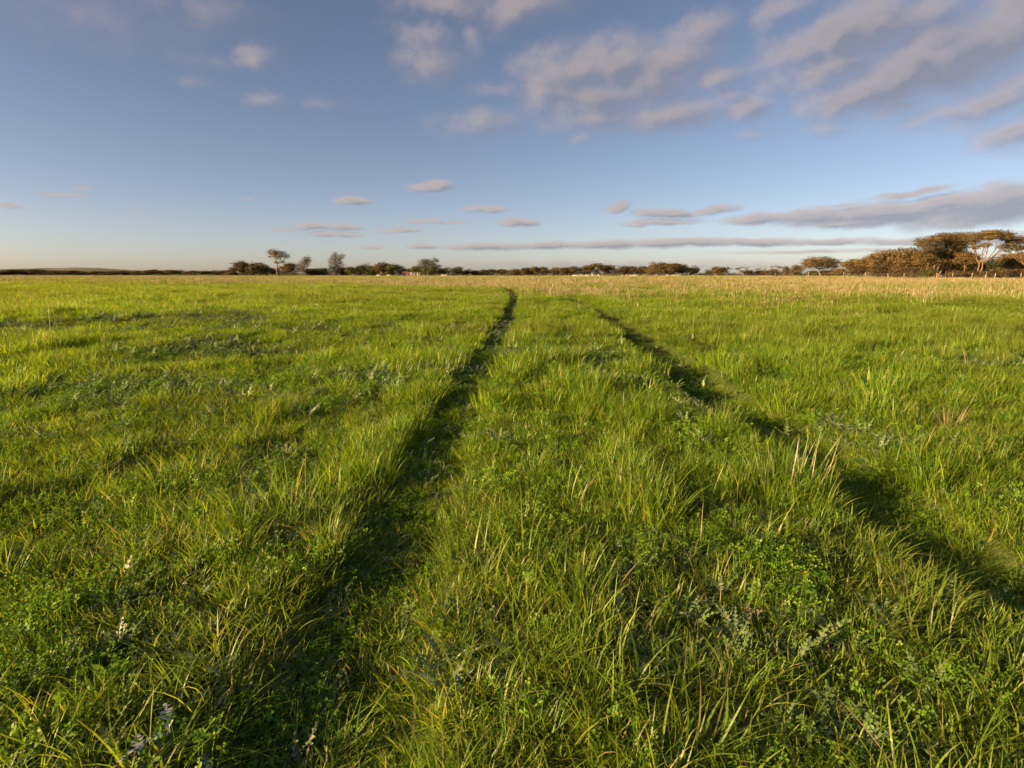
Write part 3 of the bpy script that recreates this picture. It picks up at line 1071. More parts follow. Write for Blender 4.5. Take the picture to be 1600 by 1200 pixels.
straw_thing('dry_stalk_clump', 46, 518, 'clump of bleached dead stalks leaning left near the left edge', 'dry stalks', None, 14, .5, .3, .7, .006, (.05, .35), 11, leanaz=2.6)
straw_thing('dry_stalk_clump', 676, 486, 'upright group of thin tan stalks left of the far track', 'dry stalks', None, 9, .3, .3, .45, .006, (.0, .2), 12)
straw_thing('dry_stalk_clump', 395, 515, 'pair of faint upright stalks in the far grass at the left', 'dry stalks', None, 5, .3, .2, .3, .005, (.0, .25), 13)
straw_thing('dry_stalk_clump', 497, 512, 'small pinkish tuft of stalks left of the centre', 'dry stalks', None, 12, .15, .12, .26, .010, (.0, .35), 14)
straw_thing('dry_stalk_clump', 910, 486, 'bent dead stalks at the head of the right track', 'dry stalks', None, 9, .5, .2, .4, .008, (.1, .9), 15)

# broad stiff clump beside the right track: leaves are parts
STIFF = leaf_material('stiff_leaf', [(0, (.16, .21, .07)), (.6, (.24, .27, .10)), (1, (.30, .30, .13))], trans=.3, gloss=.05)
DEADLEAF = leaf_material('dead_stiff_leaf', [(0, (.42, .30, .22)), (1, (.58, .46, .38))], trans=.1, gloss=.02, transcol=(1, 1, 1))
root = empty('stiff_grass_clump', plant_at(1222, 748))
tag(root, 'clump of tall stiff grey green leaves with dead pinkish ones beside the right track', 'grass clump')
rs = np.random.RandomState(4)
for i in range(26):
    mb = MB()
    dead = i in (2, 5, 9, 14)
    bx, by = rs.uniform(-.13, .16), rs.uniform(-.07, .07)
    mb.blade((bx, by, -.02), (0 if bx > 0 else math.pi) + rs.normal(0, .6), rs.uniform(.22, .37) if not dead else rs.uniform(.24, .31), rs.uniform(.0045, .007),
             abs(bx) * 1.6 + rs.uniform(0, .15) if not dead else rs.uniform(.02, .08), rs.uniform(0, .35) if not dead else .04, 5, rs.uniform(), 0, rs)
    q = ob('dead_leaf' if dead else 'leaf', mb.mesh('leaf', DEADLEAF if dead else STIFF), root)
    if dead:
        q['label'] = 'dead pinkish leaf'

# silver weeds in the near left track
SILVER = leaf_material('silver_leaf', [(0, (.24, .27, .23)), (1, (.34, .37, .32))], trans=.12, gloss=.05, rough=.5, transcol=(1, 1, 1))
for px, py, L_, seed, lab in [(266, 1150, .10, 1, 'silver lobed leaf rosette in the shade near the bottom left corner'), (325, 1196, .09, 2, 'silver lobed leaf cut off by the bottom edge'),
                              (218, 1185, .06, 3, 'small grey withered leaf at the bottom left')]:
    rs = np.random.RandomState(seed + 60)
    mb = MB()
    for i in range(2 if seed < 3 else 1):
        lobed_leaf(mb, rs, (0, 0, .05), 2.2 + i * 1.9, L_ * .9, .014, 1.15, .7, rs.uniform(), 4)
    o = ob('silver_weed', mb.mesh('silver_weed', SILVER), None, plant_at(px, py))
    tag(o, lab, 'weed')

# yellow flower heads
PETAL = leaf_material('yellow_petal', [(0, (.55, .36, .03)), (1, (.62, .46, .06))], trans=.3, gloss=.02, transcol=(1, 1, .8))
STEM = leaf_material('flower_stem', [(0, (.16, .19, .04)), (1, (.2, .22, .06))], trans=.2)
for px, py, hh, lab in [(838, 735, .13, 'yellow flower between the tracks above the leafy weeds'), (819, 757, .09, 'lower of two yellow flowers between the tracks'),
                        (1273, 690, .12, 'yellow flower in the lit weeds beyond the right track'), (1249, 935, .12, 'orange yellow flower on a stem in the near clover at the right'),
                        (902, 760, .08, 'tiny yellow flower right of the leafy weed patch')]:
    root = empty('yellow_flower', plant_at(px, py))
    tag(root, lab, 'flower', 'yellow flowers in the grass')
    rs = np.random.RandomState(int(px))
    mb = MB()
    s = np.array([1., .2, 0])
    mb.strip(np.array([[0, 0, -.01], [.004, .0, hh * .5], [.008, 0, hh]]), np.array([.0016, .0014, 0]), s, .5)
    mb.strip(np.array([[0, 0, -.01], [.004, .0, hh * .5], [.008, 0, hh]]), np.array([.0016, .0014, 0]), np.array([0, 1., 0]), .5)
    ob('stem', mb.mesh('stem', STEM), root)
    mb = MB()
    for k in range(14):
        a = k * 2.4
        tl = rs.uniform(.3, 1.2)
        d = np.array([math.cos(a) * math.sin(tl), math.sin(a) * math.sin(tl), math.cos(tl)])
        sd = np.array([-math.sin(a), math.cos(a), 0])
        c = np.array([.008, 0, hh])
        mb.strip(np.array([c, c + d * .005, c + d * .010]), np.array([.0010, .0020, 0]), sd, rs.uniform())
    ob('flower_head', mb.mesh('flower_head', PETAL), root)

# ------------------------------------------------------------------ trees
def tube(v, f, path, rad, seg=6):
    b0 = len(v)
    path = [np.array(p, float) for p in path]
    for i, p in enumerate(path):
        d = path[min(i + 1, len(path) - 1)] - path[max(i - 1, 0)]
        u, w, _ = frame(d)
        for k in range(seg):
            a = 2 * math.pi * k / seg
            v.append(tuple(p + (u * math.cos(a) + w * math.sin(a)) * rad[i]))
    for i in range(len(path) - 1):
        for k in range(seg):
            a, b_ = b0 + i * seg + k, b0 + i * seg + (k + 1) % seg
            f.append((a, b_, b_ + seg, a + seg))
    f.append(tuple(b0 + (len(path) - 1) * seg + k for k in range(seg)))


def curve(a, b_, bow, rs, n_=6, wob=.06):
    a, b_ = np.array(a, float), np.array(b_, float)
    t = np.linspace(0, 1, n_)[:, None]
    p = a + (b_ - a) * t
    p = p + np.array(bow) * (4 * t * (1 - t))
    L = np.linalg.norm(b_ - a)
    p[1:-1] += rs.normal(0, wob * L * .25, (n_ - 2, 3))
    return p


def leaf_cloud(clumps, leaf, dens, rs):
    """small faces through each clump's volume, thicker towards its rim"""
    V, Fc, BR = [], [], []
    for (c, rx, ry, rz) in clumps:
        n_ = int(dens * (rx * ry + rx * rz + ry * rz) / (leaf * leaf))
        d = rs.normal(size=(n_, 3)); d /= np.linalg.norm(d, axis=1)[:, None]
        q = rs.uniform(.35, 1.08, n_) ** .6
        wob = 1 + .28 * np.sin(d[:, 0] * 5 + c[0] * 3) * np.sin(d[:, 1] * 6 + c[1]) + .2 * np.sin(d[:, 2] * 9 + c[2] * 5)
        P = np.array(c) + d * (q * wob)[:, None] * np.array([rx, ry, rz])
        nr = d * 1.1 + rs.normal(0, .5, (n_, 3)) + np.array([0, 0, .25])
        nr /= np.linalg.norm(nr, axis=1)[:, None]
        ax = np.cross(nr, rs.normal(size=(n_, 3))); ax /= np.linalg.norm(ax, axis=1)[:, None] + 1e-9
        bx = np.cross(nr, ax)
        s = (leaf * rs.uniform(.5, 1.15, n_))[:, None]
        base = rs.uniform(.15, .85)
        br = np.clip(base + rs.normal(0, .22, n_), 0, 1)
        o = len(V) and sum(len(a) for a in V)
        V.append(np.stack([P - ax * s * .62, P + bx * s * .38, P + ax * s * .62, P - bx * s * .38], 1).reshape(-1, 3))
        i0 = o + np.arange(n_) * 4
        Fc.append(np.stack([i0, i0 + 1, i0 + 2, i0 + 3], 1))
        BR.append(np.repeat(br, 4))
    return np.concatenate(V), np.concatenate(Fc).tolist(), np.concatenate(BR)


def tree_meshes(spec, seed, leaf=.24, dens=1.5, trunk_r=.22, crown=CR_OLIVE, bark=BARK):
    """spec: dict(fork=(x,y,z) or None, bases=[(x,y)], clumps=[((x,y,z),rx,ry,rz)])"""
    rs = np.random.RandomState(seed)
    tv, tf = [], []
    bases = spec.get('bases', [(0, 0)])
    forks = spec.get('forks')
    clumps = spec['clumps']
    if forks is None:
        cz = np.mean([c[0][2] for c in clumps])
        forks = [(b_[0] + rs.normal(0, .2), b_[1], cz * .38) for b_ in bases]
    for b_, fk in zip(bases, forks):
        p = curve((b_[0], b_[1], -.3), fk, (0, 0, 0), rs, 5)
        tube(tv, tf, p, np.linspace(trunk_r * 1.25, trunk_r * .8, 5), 7)
    for c in clumps:
        c0 = np.array(c[0])
        fk = min(forks, key=lambda q: np.hypot(q[0] - c0[0], q[1] - c0[1]))
        L = np.linalg.norm(c0 - fk)
        out = np.array([c0[0] - fk[0], c0[1] - fk[1], 0]) * .10
        p = curve(fk, c0, out - np.array([0, 0, L * .03]), rs, 7)
        r0 = trunk_r * rs.uniform(.38, .6)
        tube(tv, tf, p, np.linspace(r0, r0 * .25, 7), 6)
        for k in range(3):                                   # twigs carrying the foliage
            i = rs.randint(3, 6)
            e = c0 + rs.normal(size=3) * np.array([c[1], c[2], c[3]]) * .55
            tube(tv, tf, curve(p[i], e, (0, 0, 0), rs, 4), np.linspace(r0 * .4, r0 * .1, 4), 4)
    V, Fc, br = leaf_cloud(clumps, leaf, dens, rs)
    tm = mesh_from('trunk', tv, tf, bark, smooth_=True)
    cm = mesh_from('crown', V, Fc, crown, {'br': br})
    return tm, cm


def umbrella_spec(seed, H, Wd, thick, drop, n_pad, nbase=1, lean=0., pad=.22, low=0):
    """flat domed crown carried on fanning limbs; base at origin"""
    rs = np.random.RandomState(seed)
    cl = []
    for i in range(n_pad):
        q = math.sqrt((i + .5) / n_pad)
        a = i * 2.4 + rs.uniform(-.3, .3)
        x_, y_ = q * math.cos(a) * Wd / 2 * .86, q * math.sin(a) * Wd / 2 * .8
        r_ = Wd * pad * rs.uniform(.75, 1.15)
        z_ = H - thick * .5 - drop * q ** 2.4 + rs.normal(0, .12)
        cl.append(((x_ + lean, y_, z_), r_, r_, thick * .5 * rs.uniform(.85, 1.15)))
    for i in range(low):
        a = rs.uniform(0, 6.28)
        cl.append(((rs.uniform(-.4, .4) * Wd + lean * .5, rs.uniform(-.3, .3) * Wd, H * rs.uniform(.35, .6)), Wd * .13, Wd * .13, thick * .35))
    bs = [(rs.normal(0, .25 * nbase * .4), rs.normal(0, .3)) for k in range(nbase)] if nbase > 1 else [(0, 0)]
    fk = []
    for k, b_ in enumerate(bs):
        fk.append((b_[0] + lean * .12 + rs.normal(0, .25) + (0 if nbase == 1 else (k - (nbase - 1) / 2) * .5), b_[1] + rs.normal(0, .2), H * rs.uniform(.12, .24)))
    return dict(bases=bs, forks=fk, clumps=cl)


def bushy_spec(seed, H, Wd, n_cl, z0=.25, flat=.75):
    """rounded dense crown reaching low"""
    rs = np.random.RandomState(seed)
    cl = []
    for i in range(n_cl):
        d = rs.normal(size=3); d /= np.linalg.norm(d)
        q = rs.uniform(.25, .78)
        c = np.array([d[0] * q * Wd / 2, d[1] * q * Wd / 2, H * (z0 + (1 - z0) / 2) + d[2] * q * H * (1 - z0) / 2])
        r_ = Wd * rs.uniform(.17, .27)
        cl.append((tuple(c), r_, r_, min(r_ * flat, H * .2)))
    return dict(clumps=cl)


def wispy_spec(seed, H, Wd, n_cl):
    rs = np.random.RandomState(seed)
    cl = []
    for i in range(n_cl):
        z_ = H * rs.uniform(.45, .95)
        c = (rs.uniform(-.45, .45) * Wd, rs.uniform(-.4, .4) * Wd, z_)
        r_ = Wd * rs.uniform(.09, .17)
        cl.append((c, r_, r_, r_ * .6))
    return dict(clumps=cl)


# kinds shared between the trees of the far rows (unit tree 8 m tall, 8 m wide, scaled per tree)
KIND = {}
for k in range(4):
    KIND['brown%d' % k] = tree_meshes(bushy_spec(500 + k, 8, 8, 20, .02), 500 + k, .42, 4.2, .22, CR_BROWN, BARK_D)
    KIND['olive%d' % k] = tree_meshes(bushy_spec(510 + k, 8, 8.5, 20, .1, .7), 510 + k, .42, 4.2, .22, CR_OLIVE, BARK)
    KIND['green%d' % k] = tree_meshes(bushy_spec(520 + k, 8, 8, 20, .02), 520 + k, .42, 4.2, .22, CR_GREEN, BARK_D)
    KIND['dark%d' % k] = tree_meshes(bushy_spec(530 + k, 8, 8, 20, .0), 530 + k, .42, 4.6, .22, CR_DARK, BARK_D)
    KIND['wispy%d' % k] = tree_meshes(wispy_spec(540 + k, 8, 8, 9), 540 + k, .34, 3.4, .16, CR_OLIVE, BARK)
    KIND['flat%d' % k] = tree_meshes(umbrella_spec(550 + k, 8, 11, 2.4, 2.0, 12, 2, 0, .2, 3), 550 + k, .42, 4.6, .24, CR_OLIVE, BARK)

ORD = ['first', 'second', 'third', 'fourth', 'fifth', 'sixth', 'seventh', 'eighth', 'ninth', 'tenth', 'eleventh', 'twelfth', 'thirteenth', 'fourteenth', 'fifteenth',
       'sixteenth', 'seventeenth', 'eighteenth', 'nineteenth', 'twentieth', 'twenty-first', 'twenty-second', 'twenty-third', 'twenty-fourth', 'twenty-fifth', 'twenty-sixth',
       'twenty-seventh', 'twenty-eighth', 'twenty-ninth', 'thirtieth']
BASE_PY = 429.5
UNIT = {'flat': 11.0, 'olive': 8.5}


def row_tree(kind, px, wpx, top, Y, label, group, name='tree', k=None):
    X, _, Zt = at(px, top, Y)
    X2, _, _ = at(px + wpx, top, Y)
    Wm = abs(X2 - X)
    if k is None:
        k = random.randrange(4)
    tm, cm = KIND['%s%d' % (kind, k)]
    z0 = gz(X, Y)
    o = empty(name, (X, Y, z0), random.uniform(0, 6.28))
    s = Wm / UNIT.get(kind, 8.0)
    o.scale = (s * 1.42, s * 1.42, max(Zt - z0, .5) / 7.7)
    ob('trunk', tm, o)
    ob('crown', cm, o)
    tag(o, label, 'tree', group)
    return o


def row(prefix_label, group, items):
    for i, (kind, px, wpx, top, Y) in enumerate(sorted(items, key=lambda q: q[1])):
        w_ = {'brown': 'rusty brown', 'olive': 'olive brown', 'green': 'dull green', 'dark': 'dark green', 'wispy': 'thin wispy', 'flat': 'flat topped'}[kind]
        row_tree(kind, px, wpx, top, Y, prefix_label % (w_, ORD[i]), group)


# low dark belt at the far left
row('%s tree, %s from left in the low far belt under the hill', 'trees of the low belt at the left',
    [('dark', 2, 22, 422.5, 640), ('brown', 16, 26, 421, 640), ('dark', 36, 24, 421, 660), ('brown', 55, 26, 420.4, 650), ('dark', 74, 24, 421, 650), ('brown', 92, 26, 422, 640),
     ('brown', 112, 28, 422.3, 640), ('dark', 132, 22, 424, 660), ('brown', 152, 24, 423.4, 640), ('olive', 172, 24, 423.4, 640), ('brown', 192, 26, 423.2, 640),
     ('brown', 212, 24, 423, 640), ('olive', 238, 20, 420.5, 600), ('brown', 226, 18, 423.2, 620), ('brown', 256, 22, 422.6, 620), ('olive', 271, 24, 421, 600), ('dark', 290, 16, 424.4, 680),
     ('brown', 302, 20, 422.6, 600), ('olive', 320, 22, 422.6, 600), ('dark', 338, 22, 422.4, 600), ('brown', 350, 18, 421.8, 560)])
# clump round the tall trees
row('%s tree, %s from left in the thicket round the tallest slender tree', 'thicket at the left of centre',
    [('brown', 361, 16, 418, 330), ('brown', 377, 26, 407.5, 300), ('brown', 392, 18, 409.5, 300), ('brown', 405, 26, 411, 300), ('dark', 422, 18, 416, 320), ('brown', 454, 26, 410.5, 300),
     ('brown', 444, 16, 415, 320), ('dark', 487, 26, 418, 330), ('green', 503, 26, 417, 340), ('brown', 412, 14, 413, 310), ('wispy', 435, 18, 415, 310)])
row('%s tree, %s from left in the row just left of the farmhouse', 'row left of the farmhouse',
    [('dark', 537, 24, 416, 350), ('green', 551, 18, 414.5, 330), ('green', 563, 18, 413.6, 330), ('green', 577, 24, 411.5, 330), ('brown', 598, 24, 409.6, 320), ('green', 614, 27, 410.2, 320),
     ('dark', 630, 12, 416, 360), ('green', 586, 14, 417, 330), ('dark', 608, 14, 418, 340)])
row('%s tree, %s from left in the group right of the farmhouse', 'group right of the farmhouse',
    [('dark', 642, 14, 418, 400), ('green', 651, 20, 413, 380), ('dark', 682, 16, 415, 380), ('dark', 694, 17, 417, 400), ('green', 713, 21, 416.4, 390), ('dark', 729, 14, 420, 400),
     ('dark', 742, 13, 421, 400), ('dark', 672, 20, 416, 390), ('brown', 660, 16, 418, 380)])
row('%s tree, %s from left in the long brown row behind the sheep', 'long brown row at the centre',
    [('brown', 754, 18, 420.6, 400), ('brown', 768, 22, 420.4, 400), ('brown', 784, 20, 420.6, 400), ('brown', 805, 24, 419.8, 390), ('brown', 824, 20, 417.6, 380), ('olive', 836, 18, 416.5, 380),
     ('brown', 849, 20, 416.6, 380), ('brown', 867, 24, 418, 380), ('brown', 884, 20, 417, 370), ('brown', 897, 24, 416, 370), ('brown', 917, 24, 414.6, 370), ('flat', 933, 24, 411.6, 370),
     ('brown', 949, 22, 413.2, 370), ('wispy', 962, 20, 413.6, 370), ('brown', 973, 24, 415, 370), ('brown', 989, 20, 415.6, 370), ('brown', 1004, 24, 415.2, 370), ('brown', 1018, 20, 415.6, 360),
     ('olive', 1028, 18, 407.2, 330), ('olive', 1041, 24, 409.2, 330), ('olive', 1054, 24, 410, 330), ('olive', 1067, 18, 411, 330), ('brown', 1048, 22, 416, 325), ('brown', 1032, 18, 417, 325)])
row('%s tree, %s from left, scattered right of the long brown row', 'scattered trees right of centre',
    [('dark', 1084, 17, 415.2, 330), ('olive', 1123, 25, 416, 280), ('dark', 1108, 12, 421, 300), ('wispy', 1138, 12, 416.5, 280), ('wispy', 1156, 20, 416.8, 280), ('brown', 1173, 22, 421.5, 280),
     ('wispy', 1186, 14, 418, 280), ('brown', 1192, 20, 421.5, 280), ('brown', 1208, 20, 420.6, 270), ('wispy', 1216, 18, 414.4, 270), ('brown', 1230, 14, 415.6, 260), ('brown', 1244, 20, 413.2, 250),
     ('green', 1270, 16, 421, 240), ('olive', 1293, 18, 421.6, 230), ('olive', 1310, 22, 419.4, 220), ('wispy', 1303, 18, 416, 240)])
row('%s tree, %s from left in the dense low end of the grove', 'lower trees of the right grove',
    [('flat', 1338, 34, 405, 165), ('olive', 1350, 30, 407, 170), ('flat', 1360, 30, 401, 160), ('olive', 1374, 34, 394.5, 155), ('flat', 1388, 44, 390.5, 150), ('olive', 1402, 34, 391.5, 150),
     ('flat', 1424, 44, 387.5, 145), ('olive', 1440, 36, 394, 145), ('brown', 1418, 30, 405, 140), ('brown', 1385, 30, 408, 145), ('brown', 1340, 24, 415, 150)])


# low scrub at the foot of the far trees: one mass
rs = np.random.RandomState(77)
ucl = []
for x0_, x1_, Yu, top_ in ((0, 360, 645, 425.5), (352, 512, 335, 424), (508, 640, 350, 423.5), (636, 760, 402, 424.5), (748, 1080, 395, 423.5), (1076, 1110, 330, 426.5), (1110, 1330, 285, 425)):
    px_ = x0_
    while px_ < x1_:
        X_, _, Z_ = at(px_, top_ + rs.uniform(-1.8, 2.2), Yu)
        mpp_ = abs(at(px_ + 1, 420, Yu)[0] - at(px_, 420, Yu)[0])
        w_ = rs.uniform(3.5, 7.5) * mpp_
        Z_ = max(Z_, .6)
        ucl.append(((X_, Yu + rs.uniform(-4, 4), Z_ * .45), w_, w_, Z_ * .55))
        px_ += rs.uniform(3, 7.5)
V, Fc, br = leaf_cloud(ucl, .40, 2.6, rs)
tag(ob('undergrowth', mesh_from('undergrowth', V, Fc, CR_DARK, {'br': br})), 'dark scrub at the foot of the far trees along the field edge', 'undergrowth', kind='stuff')

# trees with a shape of their own -------------------------------------------------------
def own_tree(name, px, Y, label, spec_px, seed, crown, bark, leaf, dens, trunk_r, forks_px=None, base_px=None, group=None):
    """clumps given where the photograph shows them: (px, py, half width px, half height px, depth m)"""
    X, _, _ = at(px, BASE_PY, Y)
    z0 = gz(X, Y)
    mpp = abs(at(px + 1, 420, Y)[0] - at(px, 420, Y)[0])
    cl = []
    for (a, b_, rw, rh, dy) in spec_px:
        q = at(a, b_, Y)
        cl.append(((q[0] - X, dy, q[2] - z0), rw * mpp * 1.55, rw * mpp * 1.55, rh * mpp * 1.75))
    forks, bases = [(0, 0, 1.)], [(0, 0)]
    if forks_px:
        forks = [(at(a, b_, Y)[0] - X, 0, at(a, b_, Y)[2] - z0) for a, b_ in forks_px]
    if base_px:
        bases = [(at(a, BASE_PY, Y)[0] - X, 0) for a in base_px]
    tm, cm = tree_meshes(dict(bases=bases, forks=forks, clumps=cl), seed, leaf, dens, trunk_r, crown, bark)
    o = empty(name, (X, Y, z0))
    ob('trunk', tm, o)
    ob('crown', cm, o)
    tag(o, label, 'tree', group)


own_tree('tall_tree', 433, 280, 'tallest slender tree with a flat dark crown high over the left thicket',
         [(424, 394, 5.5, 2.6, .5), (432, 394.5, 6, 2.6, -.8), (440, 397, 6, 3, .6), (447, 401, 4, 2, 0), (428, 399, 4, 2.2, 1), (436, 402, 4, 2.5, -1), (422, 401, 2.2, 1, 0), (441, 409, 3, 1.6, .5), (431, 410, 2, 1.2, 0)],
         21, CR_OLIVE, BARK, .32, 5.0, .26, [(433, 412)])
own_tree('leaning_tree', 472, 290, 'ragged brown tree leaning right beside the tall flat topped tree',
         [(480, 404.5, 4.5, 3, 0), (475, 408, 4.5, 3, .7), (482, 409, 3.5, 2.6, -.6), (470, 413, 4.5, 3, .4), (477, 414, 4, 3, 0), (466, 418, 3.5, 3, -.4), (472, 420, 4, 3, .4)], 22, CR_BROWN, BARK, .34, 4.0, .2, [(472, 420)])
own_tree('ragged_tree', 523, 290, 'tall ragged brown tree with a separate tuft on its right',
         [(524, 397, 3.5, 2.4, 0), (522, 402, 5, 3, .6), (534, 400.5, 4.6, 2.6, -.5), (529, 404, 4, 2.2, .4), (520, 408, 5, 3.4, -.5), (528, 409, 4.5, 3, .4), (521, 415, 5.5, 4, 0), (530, 415, 5, 4, .7), (525, 422, 6, 4, 0), (518, 421, 4, 3.5, .4)],
         23, CR_BROWN, BARK, .34, 3.6, .24, [(524, 416)])
own_tree('spiky_tree', 668, 340, 'domed green tree with sparse spiky top right of the farmhouse',
         [(664, 408, 5, 2.6, 0), (670, 409, 5, 3, .8), (660, 413, 5.5, 4, -.6), (669, 416, 6, 5, .5), (677, 413, 4, 4, 0), (681, 406, 3, 1.4, .4), (684, 408, 2.4, 1.2, 0), (679, 403.6, 1.6, 1, 0), (686, 415.5, 3, 1.5, .3), (677, 419, 6, 5, 0), (664, 420, 6, 5, .4)],
         24, CR_GREEN, BARK_D, .36, 4.5, .24, [(669, 420)])
own_tree('flat_topped_tree', 1283, 230, 'separate flat topped tree standing left of the right grove',
         [(1264, 410, 8, 3.4, 0), (1272, 407, 9, 3.4, 1.2), (1283, 406.4, 9, 3.2, -1), (1294, 407, 8, 3.2, .8), (1304, 408.6, 6, 2.6, 0), (1268, 413, 8, 4, -1), (1280, 412, 10, 4, 1), (1292, 412, 8, 3.6, -.6), (1299, 414, 6, 2.4, .4), (1258, 416, 5, 3.5, 0), (1313, 410.6, 1.6, .9, 0), (1306, 417, 4, 1.6, 0)],
         25, CR_OLIVE, BARK, .30, 5.5, .3, [(1280, 421)])
# the great umbrella trees at the right
Y0 = 122
own_tree('umbrella_tree', 1461, Y0, 'umbrella tree whose spreading crown steps down at the left of the tall pair',
         [(1442, 382, 8, 2.8, 0), (1452, 376, 9, 3.2, 1.5), (1462, 372.5, 10, 3.4, -1), (1448, 389, 8, 3, -1.2), (1463, 381, 9, 3, 1), (1458, 392, 9, 3.6, 0), (1446, 398, 8, 3.6, 1), (1440, 404, 8, 3.6, -.8), (1452, 404, 8, 3.2, 1.2)],
         31, CR_OLIVE, BARK, .17, 7.5, .15, [(1461, 412), (1466, 413)], [1461, 1463])
own_tree('umbrella_tree', 1482, Y0 + 2, 'broad umbrella tree in the middle of the right grove with many pale stems',
         [(1474, 370, 10, 3.4, 0), (1486, 368.5, 10, 3, 1.4), (1498, 368.5, 10, 3, -1), (1508, 371, 9, 3.2, 1), (1480, 378, 11, 3.6, -1.4), (1494, 377, 11, 3.6, 1), (1505, 379, 9, 3.2, -.6), (1476, 386, 10, 3.4, .6), (1490, 386, 11, 3.4, -1), (1502, 387, 8, 3, .8),
          (1486, 398, 9, 4, 1.4), (1498, 399, 9, 3.8, 0), (1510, 397, 8, 3.8, 1.4), (1474, 397, 8, 3.4, 1.2)],
         32, CR_OLIVE, BARK, .17, 7.5, .15, [(1480, 410), (1486, 412), (1474, 417)], [1480, 1481, 1464])
own_tree('small_umbrella_tree', 1507, Y0 - 1, 'slim pale stemmed tree between the two largest umbrella trees',
         [(1504, 402, 7, 3.4, 0), (1512, 398, 7, 3.4, .8), (1518, 403, 6, 3, -.6), (1500, 408, 6, 3, .5), (1514, 409, 5, 2.6, -.4)], 33, CR_OLIVE, BARK, .18, 6.0, .11, [(1508, 416)], [1507])
own_tree('umbrella_tree', 1529, Y0 - 3, 'highest umbrella tree with open pale limbs and a thin domed crown',
         [(1522, 371, 8, 3.4, 0), (1531, 367, 9, 3.4, 1.5), (1542, 364.8, 10, 3, -1), (1553, 364.4, 10, 3, 1), (1563, 366, 9, 3.2, -.8), (1572, 369, 8, 3.2, .6), (1577, 373.5, 5, 3, 0), (1537, 371.6, 8, 2.2, -1.6), (1550, 370, 9, 2.2, 2), (1564, 372, 8, 2, -1.6), (1527, 378, 6, 2.6, 1), (1533, 383, 6, 2, -1),
          (1526, 386, 5, 2.2, .4), (1575, 385, 6, 2.2, 1)],
         34, CR_OLIVE, BARK, .17, 7.5, .17, [(1530, 413), (1535, 413)], [1528, 1530])
own_tree('umbrella_tree', 1612, Y0 - 4, 'umbrella tree at the right edge with a limb reaching left',
         [(1582, 381, 7, 3.2, 0), (1590, 376.5, 8, 3.2, 1), (1600, 374.5, 9, 3.2, -1), (1612, 374, 9, 3.2, 1), (1624, 376, 9, 3.4, 0), (1636, 381, 9, 3.4, 1), (1586, 388, 6, 2.6, -.6), (1579, 390, 5, 2.6, .6), (1602, 386, 7, 2.6, 1), (1620, 388, 8, 3, -1), (1632, 392, 8, 3.4, 0)],
         35, CR_OLIVE, BARK, .17, 7.5, .18, [(1602, 415), (1612, 412)], [1610, 1614])
for px, w_, top, Y, lab in [(1456, 40, 390, 134, 'rounded tree just behind the stepped umbrella tree'), (1484, 42, 385, 136, 'rounded tree just behind the many stemmed umbrella tree'),
                            (1508, 34, 392, 135, 'rounded tree just behind the slim pale stemmed tree'), (1590, 34, 391, 134, 'rounded tree just behind the right edge umbrella tree')]:
    row_tree('olive', px, w_, top, Y, lab, 'second line of the right grove')
for px, w_, top, Y, lab in [(1552, 32, 402, 150, 'dark tree in the shade behind the highest umbrella tree'), (1578, 34, 396, 148, 'dark tree in the shade behind the right edge tree'),
                            (1604, 34, 398, 150, 'dark tree filling the gap at the right edge'), (1515, 30, 401, 150, 'dark tree in the shade behind the slim pale stemmed tree'),
                            (1470, 34, 403, 152, 'dark tree in the shade behind the stepped umbrella tree')]:
    row_tree('dark', px, w_, top, Y, lab, 'shaded trees at the back of the right grove')
for px, w_, top, Y, kd, lab in [(1449, 22, 417, 118, 'green', 'round green shrub under the stepped umbrella tree'), (1492, 22, 422, 117, 'brown', 'low brown shrub under the many stemmed umbrella tree'),
                                (1563, 34, 418, 116, 'brown', 'wide brown shrub behind the fence under the highest umbrella tree'), (1592, 28, 419, 116, 'brown', 'brown shrub behind the fence at the right edge'),
                                (1517, 20, 422, 118, 'brown', 'small brown shrub beside the slim pale stemmed tree'), (1540, 20, 424, 115, 'brown', 'lowest brown shrub behind the thick fence post'),
                                (1405, 26, 421, 135, 'brown', 'low brown shrub under the dense descending trees'), (1372, 26, 421, 140, 'brown', 'brown shrub left of the dense descending trees'), (1428, 22, 421, 130, 'brown', 'brown shrub left of the round green shrub')]:
    o = row_tree(kd, px, w_, top, Y, lab, 'shrubs under the right grove', 'shrub')
    o['category'] = 'shrub'

# ------------------------------------------------------------------ fences
def post_mesh(r_, h_, seed):
    rs = np.random.RandomState(seed)
    v, f = [], []
    tube(v, f, [(0, 0, -.3), (rs.normal(0, .01), 0, h_ * .5), (rs.normal(0, .02), rs.normal(0, .02), h_ - .03), (rs.normal(0, .02), 0, h_)], [r_ * 1.05, r_, r_ * .95, r_ * .78], 8)
    return mesh_from('post', v, f, POSTWOOD, smooth_=True)


PM = [post_mesh(.065, 1.25, 1), post_mesh(.075, 1.2, 2), post_mesh(.13, 1.5, 3)]


